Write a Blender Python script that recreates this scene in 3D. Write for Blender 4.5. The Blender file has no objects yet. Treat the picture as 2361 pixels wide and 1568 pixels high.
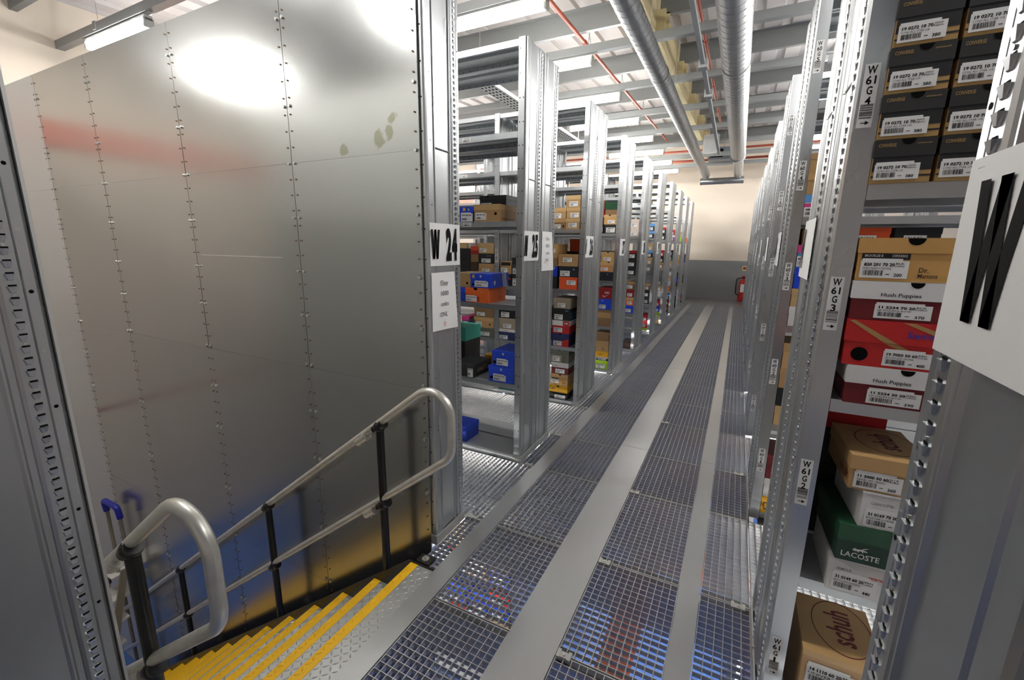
import bpy, bmesh, math, random
from mathutils import Matrix, Vector
random.seed(7)
S = bpy.context.scene
COL = S.collection
PI = math.pi
# ------------------------------------------------------------------ camera
cd = bpy.data.cameras.new('camera'); cam = bpy.data.objects.new('camera', cd); COL.objects.link(cam)
cd.sensor_width = 36.0; cd.lens = 1010.54 / 2361 * 36.0; cd.clip_start = 0.02
RX, RD, RF = (0.891, 0.454, 0.0123), (0.106, -0.181, -0.9778), (-0.4416, 0.8724, -0.2095)
_r = Vector(RX).normalized(); _f = Vector(RF); _f = (_f - _r * _f.dot(_r)).normalized(); _u = _r.cross(_f)
cam.matrix_world = Matrix(((_r.x, _u.x, -_f.x, 0.0), (_r.y, _u.y, -_f.y, 0.0), (_r.z, _u.z, -_f.z, 1.65), (0, 0, 0, 1)))
S.camera = cam
# ------------------------------------------------------------------ world, exposure
w = bpy.data.worlds.new('world'); S.world = w; w.use_nodes = True
w.node_tree.nodes['Background'].inputs[0].default_value = (0.9, 0.92, 1.0, 1)
w.node_tree.nodes['Background'].inputs[1].default_value = 0.4
S.view_settings.view_transform = 'Standard'; S.view_settings.look = 'None'
S.view_settings.gamma = 1.0; S.view_settings.use_curve_mapping = False
S.view_settings.exposure = 0.0
LAMP_POWER = 74.0
# ------------------------------------------------------------------ materials
MATS = {}
def lin(c):
    return tuple((v / 255 / 12.92) if v / 255 <= 0.04045 else ((v / 255 + 0.055) / 1.055) ** 2.4 for v in c)
def mat(name, rgb, rough=0.6, metal=0.0, var=0.08, scale=6.0, bump=0.0, rvar=0.0, objvar=0.0, stretch=(1, 1, 1), spec=0.5):
    if name in MATS: return MATS[name]
    m = bpy.data.materials.new(name); m.use_nodes = True; MATS[name] = m
    nt = m.node_tree; N = nt.nodes; L = nt.links; b = N['Principled BSDF']
    c = lin(rgb)
    tc = N.new('ShaderNodeTexCoord'); mp = N.new('ShaderNodeMapping'); mp.inputs['Scale'].default_value = stretch
    L.new(tc.outputs['Object'], mp.inputs['Vector'])
    nz = N.new('ShaderNodeTexNoise'); nz.inputs['Scale'].default_value = scale; nz.inputs['Detail'].default_value = 5
    L.new(mp.outputs['Vector'], nz.inputs['Vector'])
    mx = N.new('ShaderNodeMix'); mx.data_type = 'RGBA'
    mx.inputs[6].default_value = (*[v * (1 - var) for v in c], 1); mx.inputs[7].default_value = (*[min(1, v * (1 + var)) for v in c], 1)
    L.new(nz.outputs['Fac'], mx.inputs[0]); out = mx.outputs[2]
    if objvar:
        oi = N.new('ShaderNodeObjectInfo'); hs = N.new('ShaderNodeHueSaturation')
        mr = N.new('ShaderNodeMapRange'); mr.inputs[3].default_value = 1 - objvar; mr.inputs[4].default_value = 1 + objvar
        L.new(oi.outputs['Random'], mr.inputs[0]); L.new(mr.outputs[0], hs.inputs['Value']); L.new(out, hs.inputs['Color']); out = hs.outputs[0]
    L.new(out, b.inputs['Base Color'])
    b.inputs['Metallic'].default_value = metal; b.inputs['Roughness'].default_value = rough
    b.inputs['Specular IOR Level'].default_value = spec
    if rvar:
        m2 = N.new('ShaderNodeMapRange'); m2.inputs[3].default_value = rough - rvar; m2.inputs[4].default_value = rough + rvar
        L.new(nz.outputs['Fac'], m2.inputs[0]); L.new(m2.outputs[0], b.inputs['Roughness'])
    if bump:
        bp = N.new('ShaderNodeBump'); bp.inputs['Strength'].default_value = bump; bp.inputs['Distance'].default_value = 0.01
        L.new(nz.outputs['Fac'], bp.inputs['Height']); L.new(bp.outputs[0], b.inputs['Normal'])
    return m
def emis(name, rgb, strength):
    m = bpy.data.materials.new(name); m.use_nodes = True; b = m.node_tree.nodes['Principled BSDF']
    b.inputs['Base Color'].default_value = (*rgb, 1); b.inputs['Emission Color'].default_value = (*rgb, 1); b.inputs['Emission Strength'].default_value = strength
    MATS[name] = m; return m
GALV = mat('galvanised steel', (196, 199, 201), 0.30, 0.95, 0.10, 9, 0.0, 0.08, 0.03, (1, 1, 0.25))
SHEET = mat('galvanised wall sheet', (192, 194, 193), 0.215, 0.92, 0.05, 2.2, 0.0, 0.03, 0.04, (1, 1, 0.3))
SHEETL = mat('pale wall sheet', (206, 206, 202), 0.45, 0.35, 0.07, 2.2, 0.0, 0.05, 0.0, (1, 1, 0.3))
SHELF = mat('shelf steel', (192, 195, 197), 0.40, 0.4, 0.06, 5, 0.0, 0.06)
GRATE = mat('grating steel', (188, 188, 187), 0.42, 0.6, 0.10, 14)
STRIP = mat('floor strip steel', (190, 191, 191), 0.32, 0.75, 0.04, 5, 0.0, 0.0, 0.02, (1, 0.3, 1))
PLATE = mat('checker plate', (196, 197, 196), 0.34, 0.7, 0.10, 12, 0.0, 0.06)
RAIL = mat('handrail galvanised', (222, 221, 214), 0.36, 0.7, 0.22, 16, 0.02, 0.10, 0.0, (1, 1, 1))
DUCT = mat('duct steel', (182, 184, 186), 0.30, 0.85, 0.08, 8, 0.0, 0.05)
BLACK = mat('black paint', (22, 22, 24), 0.32, 0.0, 0.15, 10)
STRINGER = mat('dark stringer steel', (44, 42, 40), 0.35, 0.3, 0.25, 8, 0.0, 0.08)
HOLE = mat('dark hole', (14, 14, 15), 0.9, 0, 0.0, 4, spec=0.1)
YELLOW = mat('yellow nosing', (246, 190, 12), 0.5, 0, 0.10, 14, 0.02)
CREAM = mat('cream wall', (226, 214, 198), 0.8, 0, 0.03, 1.2)
PINK = mat('pale red rail', (222, 150, 135), 0.7, 0, 0.05, 3)
DECK = mat('white roof deck', (196, 191, 188), 0.6, 0, 0.03, 2)
PURLIN = mat('purlin steel', (128, 130, 130), 0.5, 0.25, 0.05, 4)
CHAN = mat('strut channel steel', (146, 149, 149), 0.42, 0.5, 0.05, 4)
RAFTER = mat('cream painted rafter', (214, 200, 156), 0.7, 0, 0.22, 5, 0.0)
REDPIPE = mat('red pipe', (156, 66, 46), 0.45, 0, 0.15, 6)
RUST = mat('red oxide steel', (176, 92, 72), 0.6, 0, 0.15, 5)
BLUEFLOOR = mat('blue floor paint', (84, 126, 206), 0.4, 0, 0.10, 2)
PAPER = mat('white paper', (238, 238, 236), 0.6, 0, 0.02, 6)
INK = mat('black ink', (20, 20, 20), 0.85, 0, 0.2, 30, spec=0.15)
REDINK = mat('red ink', (214, 60, 70), 0.6)
LABEL = mat('white label', (236, 236, 233), 0.5, 0, 0.02, 20)
HOUSING = mat('lamp housing', (168, 170, 168), 0.5, 0, 0.02)
GLOW = emis('lamp glow', (1.0, 0.975, 0.935), LAMP_POWER)
RED = mat('red paint', (196, 32, 28), 0.35)
FOOT = mat('galvanised foot', (196, 196, 190), 0.5, 0.6, 0.1, 10)
def card(name, rgb, rough=0.55, var=0.05): return mat('card ' + name, rgb, rough, 0, var, 9)
# ------------------------------------------------------------------ mesh helpers
class MB:
    def __init__(s): s.v = []; s.f = []; s.mi = []; s.mats = []; s.sm = False
    def m(s, mt):
        if mt not in s.mats: s.mats.append(mt)
        return s.mats.index(mt)
    def add(s, vs, fs, mt):
        o = len(s.v); s.v += [tuple(v) for v in vs]; i = s.m(mt)
        for f in fs: s.f.append(tuple(o + k for k in f)); s.mi.append(i)
    def box(s, x0, y0, z0, x1, y1, z1, mt):
        s.add([(x0, y0, z0), (x1, y0, z0), (x1, y1, z0), (x0, y1, z0), (x0, y0, z1), (x1, y0, z1), (x1, y1, z1), (x0, y1, z1)],
              [(0, 3, 2, 1), (4, 5, 6, 7), (0, 1, 5, 4), (1, 2, 6, 5), (2, 3, 7, 6), (3, 0, 4, 7)], mt)
    def prism(s, poly, z0, z1, mt, axis='z'):
        n = len(poly)
        def P(a, b, c): return (a, b, c) if axis == 'z' else ((c, a, b) if axis == 'x' else (a, c, b))
        vs = [P(a, b, z0) for a, b in poly] + [P(a, b, z1) for a, b in poly]
        fs = [tuple(range(n))[::-1], tuple(range(n, 2 * n))] + [(i, (i + 1) % n, n + (i + 1) % n, n + i) for i in range(n)]
        s.add(vs, fs, mt)
    def strip(s, line, z0, z1, mt, th=0.002):
        # thin bent sheet: open profile line in xy, thickness th along -x
        for (a, b), (c, d) in zip(line, line[1:]):
            s.add([(a, b, z0), (c, d, z0), (c, d, z1), (a, b, z1), (a - th, b, z0), (c - th, d, z0), (c - th, d, z1), (a - th, b, z1)],
                  [(0, 1, 2, 3), (4, 7, 6, 5)], mt)
    def disc(s, c, ax, r, mt, n=8, h=0.0006):
        ax = Vector(ax).normalized(); t = Vector((0, 0, 1)) if abs(ax.z) < 0.9 else Vector((1, 0, 0))
        a = ax.cross(t).normalized(); b = ax.cross(a); c = Vector(c) + ax * h
        s.add([c + (a * math.cos(2 * PI * i / n) + b * math.sin(2 * PI * i / n)) * r for i in range(n)], [tuple(range(n))], mt)
    def tube(s, path, r, mt, n=12, cap=True, rads=None):
        P = [Vector(p) for p in path]; o = len(s.v); up = None; k = len(P)
        vs = []
        for i, p in enumerate(P):
            d = (P[min(i + 1, k - 1)] - P[max(i - 1, 0)]).normalized()
            if up is None:
                t = Vector((0, 0, 1)) if abs(d.z) < 0.9 else Vector((1, 0, 0)); up = d.cross(t).normalized()
            up = (up - d * up.dot(d)).normalized(); b = d.cross(up); rr = rads[i] if rads else r
            vs += [p + (up * math.cos(2 * PI * j / n) + b * math.sin(2 * PI * j / n)) * rr for j in range(n)]
        fs = []
        for i in range(k - 1):
            for j in range(n):
                fs.append((i * n + j, i * n + (j + 1) % n, (i + 1) * n + (j + 1) % n, (i + 1) * n + j))
        if cap: fs += [tuple(range(n))[::-1], tuple(range((k - 1) * n, k * n))]
        s.add(vs, fs, mt)
    def mesh(s, name):
        me = bpy.data.meshes.new(name); me.from_pydata(s.v, [], s.f)
        for mt in s.mats: me.materials.append(mt)
        me.polygons.foreach_set('material_index', s.mi)
        bm = bmesh.new(); bm.from_mesh(me); bmesh.ops.recalc_face_normals(bm, faces=bm.faces[:]); bm.to_mesh(me); bm.free()
        if s.sm:
            me.polygons.foreach_set('use_smooth', [True] * len(me.polygons))
            try: me.set_sharp_from_angle(angle=math.radians(40))
            except Exception: pass
        me.update(); return me
def ob(name, me, parent=None, loc=(0, 0, 0), rot=(0, 0, 0)):
    if isinstance(me, MB): me = me.mesh(name)
    o = bpy.data.objects.new(name, me); COL.objects.link(o); o.location = loc; o.rotation_euler = rot
    if parent is not None: o.parent = parent
    return o
LABELS = set()
def tag(o, label, cat, group=None):
    o['label'] = label; o['category'] = cat
    n = len(label.split())
    if not 4 <= n <= 16: print('LABEL LENGTH', n, label)
    if label in LABELS and not group: print('LABEL DUP', label)
    LABELS.add(label)
    if group: o['group'] = group
    return o
def thing(name, label, cat, loc=(0, 0, 0), rz=0.0, group=None, ry=0.0):
    o = bpy.data.objects.new(name, None); COL.objects.link(o); o.empty_display_size = 0.05
    o.location = loc; o.rotation_euler = (0, ry, rz)
    return tag(o, label, cat, group)
def struct(name, me=None, loc=(0, 0, 0)):
    if me is None:
        o = bpy.data.objects.new(name, None); COL.objects.link(o); o.location = loc
    else: o = ob(name, me, None, loc)
    o['kind'] = 'structure'; return o
FC = {}
def glyphs(text, bold=0.0, res=2):
    key = (text, bold, res)
    if key in FC: return FC[key]
    c = bpy.data.curves.new('txt', 'FONT'); c.body = text; c.size = 1.0; c.resolution_u = res; c.offset = bold; c.align_x = 'LEFT'
    o = bpy.data.objects.new('txt', c); COL.objects.link(o)
    dg = bpy.context.evaluated_depsgraph_get(); e = o.evaluated_get(dg); me = e.to_mesh()
    vs = [tuple(v.co) for v in me.vertices]; fs = [tuple(p.vertices) for p in me.polygons]; e.to_mesh_clear()
    bpy.data.objects.remove(o); bpy.data.curves.remove(c)
    xs = [v[0] for v in vs] or [0]; x0 = min(xs); wd = (max(xs) - x0) or 1
    vs = [(v[0] - x0, v[1], 0) for v in vs]
    FC[key] = (vs, fs, wd); return FC[key]
def put_text(b, text, x, z, h, mt, width=None, bold=0.0, y=0.0, res=2, sx=1.0, shear=0.0):
    """text on the local xz plane facing -y; x,z = lower left, h = cap height"""
    vs, fs, wd = glyphs(text, bold, res); k = h / 0.70
    kx = (width / wd) if width else k * sx
    b.add([(x + v[0] * kx + v[1] * k * shear, y, z + v[1] * k) for v in vs], fs, mt)
    return wd * kx
def barcode(b, x, z, wd, h, mt, seed=1, y=0.0, n=16):
    r = random.Random(seed); xs = x; st = wd / n
    for i in range(n):
        t = st * r.choice((0.3, 0.5, 0.7)); b.add([(xs, y, z), (xs + t, y, z), (xs + t, y, z + h), (xs, y, z + h)], [(0, 1, 2, 3)], mt); xs += st

# ================================================================== STRUCTURE
XL, XR, PER, D = -1.345, 0.222, 1.39, 0.57
HT = 2.96
LEV = (0.05, 0.63, 1.228, 1.82, 2.40, 2.95)
def deckz(y): return 4.28 + 0.049 * y
# --- outer walls
b = MB(); b.box(-11, 15.8, 1.28, 6.5, 15.9, 5.4, CREAM); wall_back = struct('wall_back', b)
b = MB(); b.box(-11, 15.77, -3.1, 6.5, 15.86, 1.28, mat('grey back cladding', (150, 152, 153), 0.5, 0.45, 0.04, 2)); ob('cladding', b, wall_back)
b = MB(); b.box(-7.6, -7, -3.1, -7.5, 15.9, 5.4, CREAM); wl = struct('wall_outer_left', b)
b = MB(); b.box(6.5, -7, -3.1, 6.6, 15.9, 5.4, CREAM); struct('wall_right', b)
b = MB(); b.box(-11, -7.1, -3.1, 6.5, -7, 5.4, CREAM); struct('wall_front', b)
b = MB()
for z in (2.75,): b.box(-7.5, -7, z, -7.46, 15.7, z + 0.3, PINK)
for y in (4.4, 8.5, 12.5): b.box(-7.5, y, -3, -7.42, y + 0.2, 4.4, PINK)
ob('frame_rail', b, wl)
# --- ceiling: corrugated deck, purlins, rafter
ceil = struct('ceiling')
b = MB(); prof = []; x = -11.0
while x < 6.5:
    prof += [(x, 0.0), (x + 0.19, 0.0), (x + 0.21, 0.045), (x + 0.30, 0.045), (x + 0.32, 0.0)]; x += 0.333
vs = []; fs = []
for y in (-7.0, 15.9):
    vs += [(px, y, deckz(y) + pz) for px, pz in prof]
n = len(prof); fs = [(i, i + 1, n + i + 1, n + i) for i in range(n - 1)]
b.add(vs, fs, DECK); ob('deck', b, ceil)
b = MB(); b.add([(-11.2, -7.2, deckz(-7.2) + 0.12), (6.8, -7.2, deckz(-7.2) + 0.12), (6.8, 16, deckz(16) + 0.12), (-11.2, 16, deckz(16) + 0.12)], [(0, 1, 2, 3)], DECK); ob('roof_sheet', b, ceil)
RFX = -1.16
def purlin_mesh(x0, x1):
    b = MB(); h = 0.245
    b.prism([(0, 0), (0.065, 0), (0.065, 0.006), (0.006, 0.006), (0.006, h), (-0.06, h), (-0.06, h - 0.006), (0, h - 0.006)], x0, x1, PURLIN, 'x'); return b.mesh('purlin')
pl, prr = purlin_mesh(-10.9, RFX - 0.03), purlin_mesh(RFX + 0.03, 6.4)
b = MB(); put_text(b, 'TESTED', 0, 0, 0.03, INK, y=-0.002); PRT = None
for i in range(-6, 6):
    y = 5.97 + 1.80 * i
    if y > 15.5: break
    z = 4.03 + 0.049 * y
    for me in (pl, prr): ob('purlin', me, ceil, (0, y, z))
b = MB()
y0, y1 = -6.9, 15.6
def rz(y): return 4.044 + 0.0336 * (y - 6.03)
def sweep(b, poly, mt):
    n = len(poly); vs = [(px, y0, rz(y0) + pz) for px, pz in poly] + [(px, y1, rz(y1) + pz) for px, pz in poly]
    b.add(vs, [tuple(range(n)), tuple(range(n, 2 * n))] + [(i, (i + 1) % n, n + (i + 1) % n, n + i) for i in range(n)], mt)
sweep(b, [(RFX - 0.055, 0), (RFX + 0.055, 0), (RFX + 0.055, 0.014), (RFX + 0.006, 0.016), (RFX + 0.006, 0.62), (RFX - 0.006, 0.62), (RFX - 0.006, 0.016), (RFX - 0.055, 0.014)], RAFTER)
ob('rafter', b, ceil)
cl = MB(); cl.box(0, -0.06, 0, 0.10, 0.01, 0.30, RAFTER); cl.box(0.0, 0.0, 0.05, 0.14, 0.01, 0.28, RAFTER); clm = cl.mesh('cleat')
for i in range(-3, 6):
    y = 5.97 + 1.80 * i
    if y < 15.4: ob('cleat', clm, ceil, (RFX + 0.006, y, rz(y) + 0.016))
STAINED = SHEET.copy(); STAINED.name = 'stained wall sheet'; MATS['stained'] = STAINED
_nt = STAINED.node_tree; _N = _nt.nodes; _L = _nt.links; _b = _N['Principled BSDF']; _src = _b.inputs['Base Color'].links[0].from_socket
_tc = _N.new('ShaderNodeTexCoord'); _n2 = _N.new('ShaderNodeTexNoise'); _n2.inputs['Scale'].default_value = 22; _n2.inputs['Detail'].default_value = 8
_L.new(_tc.outputs['Object'], _n2.inputs['Vector']); _acc = None
for _p, _rad in (((-1.62, 1.74, 2.15), 0.085), ((-1.55, 1.74, 2.17), 0.07), ((-1.53, 1.74, 2.24), 0.06), ((-1.85, 1.74, 2.12), 0.06)):
    _vd = _N.new('ShaderNodeVectorMath'); _vd.operation = 'DISTANCE'; _vd.inputs[1].default_value = _p; _L.new(_tc.outputs['Object'], _vd.inputs[0])
    _mr = _N.new('ShaderNodeMapRange'); _mr.inputs[1].default_value = 0; _mr.inputs[2].default_value = _rad; _mr.inputs[3].default_value = 0.75; _mr.inputs[4].default_value = 0.0; _L.new(_vd.outputs['Value'], _mr.inputs[0])
    if _acc is None: _acc = _mr.outputs[0]
    else:
        _mm = _N.new('ShaderNodeMath'); _mm.operation = 'MAXIMUM'; _L.new(_acc, _mm.inputs[0]); _L.new(_mr.outputs[0], _mm.inputs[1]); _acc = _mm.outputs[0]
_ad = _N.new('ShaderNodeMath'); _ad.operation = 'ADD'; _L.new(_acc, _ad.inputs[0]); _L.new(_n2.outputs['Fac'], _ad.inputs[1])
_st = _N.new('ShaderNodeMapRange'); _st.inputs[1].default_value = 0.86; _st.inputs[2].default_value = 1.0; _st.inputs[3].default_value = 0; _st.inputs[4].default_value = 0.8; _L.new(_ad.outputs[0], _st.inputs[0])
_mx = _N.new('ShaderNodeMix'); _mx.data_type = 'RGBA'; _mx.inputs[7].default_value = (*lin((150, 150, 128)), 1); _L.new(_st.outputs[0], _mx.inputs[0]); _L.new(_src, _mx.inputs[6]); _L.new(_mx.outputs[2], _b.inputs['Base Color'])
# --- sheet steel wall beside the stair
wall = struct('wall_left')
WY = 1.74
XS = (-1.373, -2.258, -3.304, -4.419, -5.33, -6.35, -7.38)
ZS = (2.975, 2.082, 0.91, -0.608, -1.8, -3.0)
rnd = random.Random(3)
for i in range(6):
    for j in range(5):
        b = MB(); g = 0.0016; x0, x1, z0, z1 = XS[i + 1] + g, XS[i] - g, ZS[j + 1] + (0.0012), ZS[j]
        t = rnd.uniform(-0.0012, 0.0012); t2 = rnd.uniform(-0.0012, 0.0012)
        fr = [(x0, WY + t, z0), (x1, WY - t, z0), (x1, WY - t2, z1), (x0, WY + t2, z1)]
        b.add(fr + [(a, c + 0.008, d) for a, c, d in fr], [(0, 1, 2, 3), (7, 6, 5, 4), (0, 4, 5, 1), (1, 5, 6, 2), (2, 6, 7, 3), (3, 7, 4, 0)], SHEETL if i >= 4 and XS[i] < -5.2 else (STAINED if (i, j) == (0, 0) else SHEET))
        ob('panel', b, wall)
b = MB()
RUSTY = mat('rusty screw', (120, 92, 66), 0.6, 0.4); BOLT = mat('bright bolt', (206, 206, 200), 0.3, 0.8)
for i, xs in enumerate(XS[:6]):
    for s in (-1, 1):
        if i == 0 and s == 1: continue
        z = -2.9
        while z < 2.95:
            b.tube([(xs + s * 0.022, WY - 0.001, z), (xs + s * 0.022, WY - 0.005, z)], 0.0042, RUSTY, 6)
            z += 0.083
        for z in (2.78, 2.36, 2.07, 1.78, 1.48, 1.22, 0.92, 0.62, 0.3, -0.2, -0.6, -1.2, -1.8):
            b.tube([(xs + s * 0.022, WY - 0.001, z + 0.012), (xs + s * 0.022, WY - 0.009, z + 0.012)], 0.0085, BOLT, 6)
sc = ob('screw', b, wall); sc['kind'] = 'stuff'
b = MB()
for xs in XS[1:6]: b.box(xs - 0.0016, WY + 0.001, -3, xs + 0.0016, WY + 0.007, 2.97, HOLE)
b.box(XS[6], WY + 0.008, 2.93, XS[0], WY + 0.03, 2.978, GALV)
ob('joint_strip', b, wall)
near = struct('wall_near')
for i in range(3):
    for j, (z0, z1) in enumerate(((-3.0, 0.91), (0.91, 2.08), (2.08, 2.96))):
        b = MB(); b.box(XS[i + 1] + 0.0016, 0.390, z0 + 0.0012, XS[i] - 0.0016 + (0.03 if i == 0 else 0), 0.396, z1, SHEETL); ob('panel', b, near)
LABEL0 = mat('pale scratch', (226, 226, 222), 0.4, 0.6)
STAIN = mat('grey stain', (166, 166, 150), 0.28, 0.9, 0.16, 60)
b = MB(); b.box(-3.25, WY - 0.0016, 1.565, -2.42, WY - 0.0012, 1.568, LABEL0); ob('scratch', b, wall)
# --- floors
floor = struct('floor')
LANES = ((-1.13, -0.722), (-0.503, -0.092), (0.004, 0.222))
GZ = -0.002
GM = {}
def grating(wd, ln):
    key = (round(wd, 3), round(ln, 3))
    if key in GM: return GM[key]
    b = MB(); d = 0.026; t = 0.0031
    nx = max(2, round(wd / 0.0335)); ny = max(2, round(ln / 0.0335))
    for i in range(nx + 1):
        x = (wd - t) * i / nx; b.box(x, 0, -d, x + t, ln, 0, GRATE)
    for j in range(ny + 1):
        y = (ln - t) * j / ny; b.box(0, y, -d * 0.85 if 0 < j < ny else -d, wd, y + (t if 0 < j < ny else 0.005), -0.0006 if 0 < j < ny else 0.0006, GRATE)
    GM[key] = b.mesh('grating_panel'); return GM[key]
seams = []
for n in range(-3, 10):
    seams += [2.065 + PER * n, 2.83 + PER * n]
seams = [s for s in seams if -2.5 < s < 14.6]
for a, c in zip(seams, seams[1:]):
    for x0, x1 in LANES:
        ob('grating_panel', grating(x1 - x0 - 0.004, c - a - 0.008), floor, (x0 + 0.002, a + 0.004, GZ))
    if a > 1.4:
        ob('grating_panel', grating(0.104, c - a - 0.004), floor, (-1.342, a + 0.002, GZ))
    if c - a > 0.7:
        for q in range(3):
            if a > 1.9 and (q < 2 or a < 6):
                ob('grating_panel', grating(0.84, c - a - 0.004), floor, (XL - 0.002 - 0.845 * (q + 1), a + 0.002, GZ))
        if a > 0: ob('grating_panel', grating(0.9, c - a - 0.004), floor, (XR + 0.004, a + 0.002, GZ))
# steel strips
def strip_piece(x0, x1, ya, yb):
    b = MB(); b.box(x0, ya + 0.0015, -0.02, x1, yb - 0.0015, 0.0025, STRIP)
    for y in (ya + 0.06, (ya + yb) / 2, yb - 0.06):
        for x in (x0 + 0.014, x1 - 0.014): b.disc((x, y, 0.0026), (0, 0, 1), 0.0055, BOLT, 8); b.disc((x, y, 0.0028), (0, 0, 1), 0.0022, HOLE, 6)
    ob('floor_strip', b, floor)
for x0, x1 in ((-1.237, -1.131), (-0.722, -0.504), (-0.092, 0.003)):
    y = 3.53 - 2.78 * 2
    while y < 14.4:
        strip_piece(x0, x1, y, min(y + 2.78, 14.45)); y += 2.78
b = MB(); b.box(-1.36, 14.45, -0.02, 2.0, 15.76, 0.002, STRIP); b.box(-4, 14.7, -0.02, -1.361, 15.76, 0.001, GRATE); ob('end_plate', b, floor)
# clips on the gratings
b = MB()
for (x, y) in ((-0.47, 1.44), (-0.47, 2.06), (-0.47, 2.83), (0.17, 2.06), (0.17, 3.45), (-0.47, 4.22), (-1.30, 2.07), (-1.28, 2.84), (-1.28, 3.46), (-1.28, 4.23)):
    b.box(x - 0.022, y - 0.014, -0.008, x + 0.022, y + 0.014, 0.003, FOOT); b.box(x - 0.03, y - 0.02, -0.006, x - 0.016, y + 0.02, 0.006, FOOT); b.box(x + 0.016, y - 0.02, -0.006, x + 0.03, y + 0.02, 0.006, FOOT)
    b.tube([(x, y, 0.002), (x, y, 0.008)], 0.007, BOLT, 6)
c = ob('grating_clip', b, floor); c['kind'] = 'stuff'
# beams under the walkway
for s in seams:
    b = MB(); b.box(-1.345, s - 0.025, -0.27, 1.3, s + 0.025, -0.032, GALV); ob('floor_beam', b, floor)
def ibeam(b, p, q, wd, h, mt, ax):
    t = 0.012
    for (z0, z1, hw) in ((-t, 0, wd / 2), (-h, -h + t, wd / 2), (-h + t, -t, t / 2)):
        if ax == 'y': b.box(p[0] - hw, p[1], p[2] + z0, p[0] + hw, q[1], p[2] + z1, mt)
        else: b.box(p[0], p[1] - hw, p[2] + z0, q[0], p[1] + hw, p[2] + z1, mt)
b = MB(); ibeam(b, (-0.375, -1.0, -0.5), (0, 12, 0), 0.15, 0.2, RUST, 'y'); ob('floor_beam', b, floor)
for y in (3.08, 7.2): b = MB(); ibeam(b, (-0.46, y, -0.5), (3, 0, 0), 0.15, 0.2, RUST, 'x'); ob('floor_beam', b, floor)
b = MB(); b.box(-11, -7, -3.1, 6.5, 15.8, -3.0, BLUEFLOOR); struct('floor', b)

# ================================================================== RACKS
def half_frame(sx, detail=True):
    """one half-depth end frame, local: face at x=0 looking +x, y 0..0.278; returns list of (name, mesh)"""
    out = []
    def fx(poly): return [(a * sx, c) for a, c in poly]
    b = MB()
    b.prism(fx([(-0.058, 0), (-0.013, 0), (-0.003, 0.004), (0, 0.013), (0, 0.050), (-0.006, 0.053), (-0.008, 0.018), (-0.013, 0.010), (-0.058, 0.010)]), 0, HT, GALV)
    z = 0.12
    while z < HT:
        b.disc((-0.020 * sx, 0, z), (0, -1, 0), 0.0042, HOLE if int(z * 20) % 3 else BOLT, 8); b.disc((-0.047 * sx, 0, z), (0, -1, 0), 0.0042, HOLE, 8); z += 0.146
    z = 0.1
    while z < HT: b.disc((0, 0.032, z), (sx, 0, 0), 0.0035, HOLE, 6); z += 0.29
    out.append(('upright', b.mesh('upright')))
    for z0, z1 in ((0.0, 2.10), (2.102, HT)):
        b = MB()
        ln = [(-0.008, 0.050), (-0.008, 0.060), (-0.001, 0.065), (-0.001, 0.069), (-0.008, 0.074), (-0.008, 0.188), (-0.001, 0.193), (-0.001, 0.197), (-0.008, 0.202), (-0.008, 0.216)]
        b.strip(fx(ln), z0, z1, GALV, 0.002 * sx)
        if z0: b.tube([(-0.008 * sx, 0.076, z0 + 0.004), (-0.008 * sx, 0.187, z0 + 0.004)], 0.004, GALV, 6)
        out.append(('end_panel', b.mesh('end_panel')))
    b = MB()
    b.prism(fx([(-0.010, 0.212), (-0.003, 0.214), (0, 0.220), (0, 0.250), (-0.003, 0.252), (0, 0.254), (0, 0.271), (-0.006, 0.278), (-0.058, 0.278), (-0.058, 0.269), (-0.012, 0.266)]), 0, HT, GALV)
    if detail:
        z = 0.06; i = 0
        while z < HT - 0.03:
            y0, y1, zt = 0.2265, 0.2435, z + 0.013; e = 0.0055 * sx
            b.add([(0, y0, zt), (0, y1, zt), (e, y0 + 0.001, zt), (e, y1 - 0.001, zt), (e * .5, y0 + 0.005, z), (e * .5, y1 - 0.005, z), (0, y0 + 0.004, z - 0.001), (0, y1 - 0.004, z - 0.001)],
                  [(2, 3, 5, 4), (0, 2, 4, 6), (1, 7, 5, 3), (4, 5, 7, 6)], GALV)
            b.add([(0.0004 * sx, y0 + 0.003, zt + 0.0035), (0.0004 * sx, y1 - 0.001, zt + 0.0035), (0.0004 * sx, y1 - 0.001, zt), (0.0004 * sx, y0 + 0.003, zt)], [(0, 1, 2, 3)], HOLE)
            b.add([(0, y0, zt), (0, y1, zt), (e, y1 - 0.001, zt), (e, y0 + 0.001, zt)], [(0, 1, 2, 3)], GALV)
            if i % 4 == 1: b.tube([(0, 0.235, z - 0.0055), (0.002 * sx, 0.235, z - 0.0055)], 0.0028, BOLT, 6)
            if i % 5 == 2: b.disc((0, 0.262, z), (sx, 0, 0), 0.0042, HOLE if i % 2 else BOLT, 8)
            z += 0.026; i += 1
    out.append(('upright', b.mesh('upright')))
    b = MB()
    b.prism(fx([(-0.07, -0.003), (0.004, -0.003), (0.004, 0.281), (-0.002, 0.281), (-0.002, 0.003), (-0.07, 0.003)]), 0, 0.055, FOOT)
    out.append(('foot_bracket', b.mesh('foot_bracket')))
    return out
HF = {(1, True): half_frame(1), (1, False): half_frame(1, False), (-1, True): half_frame(-1)}
BAY = 0.955
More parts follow.
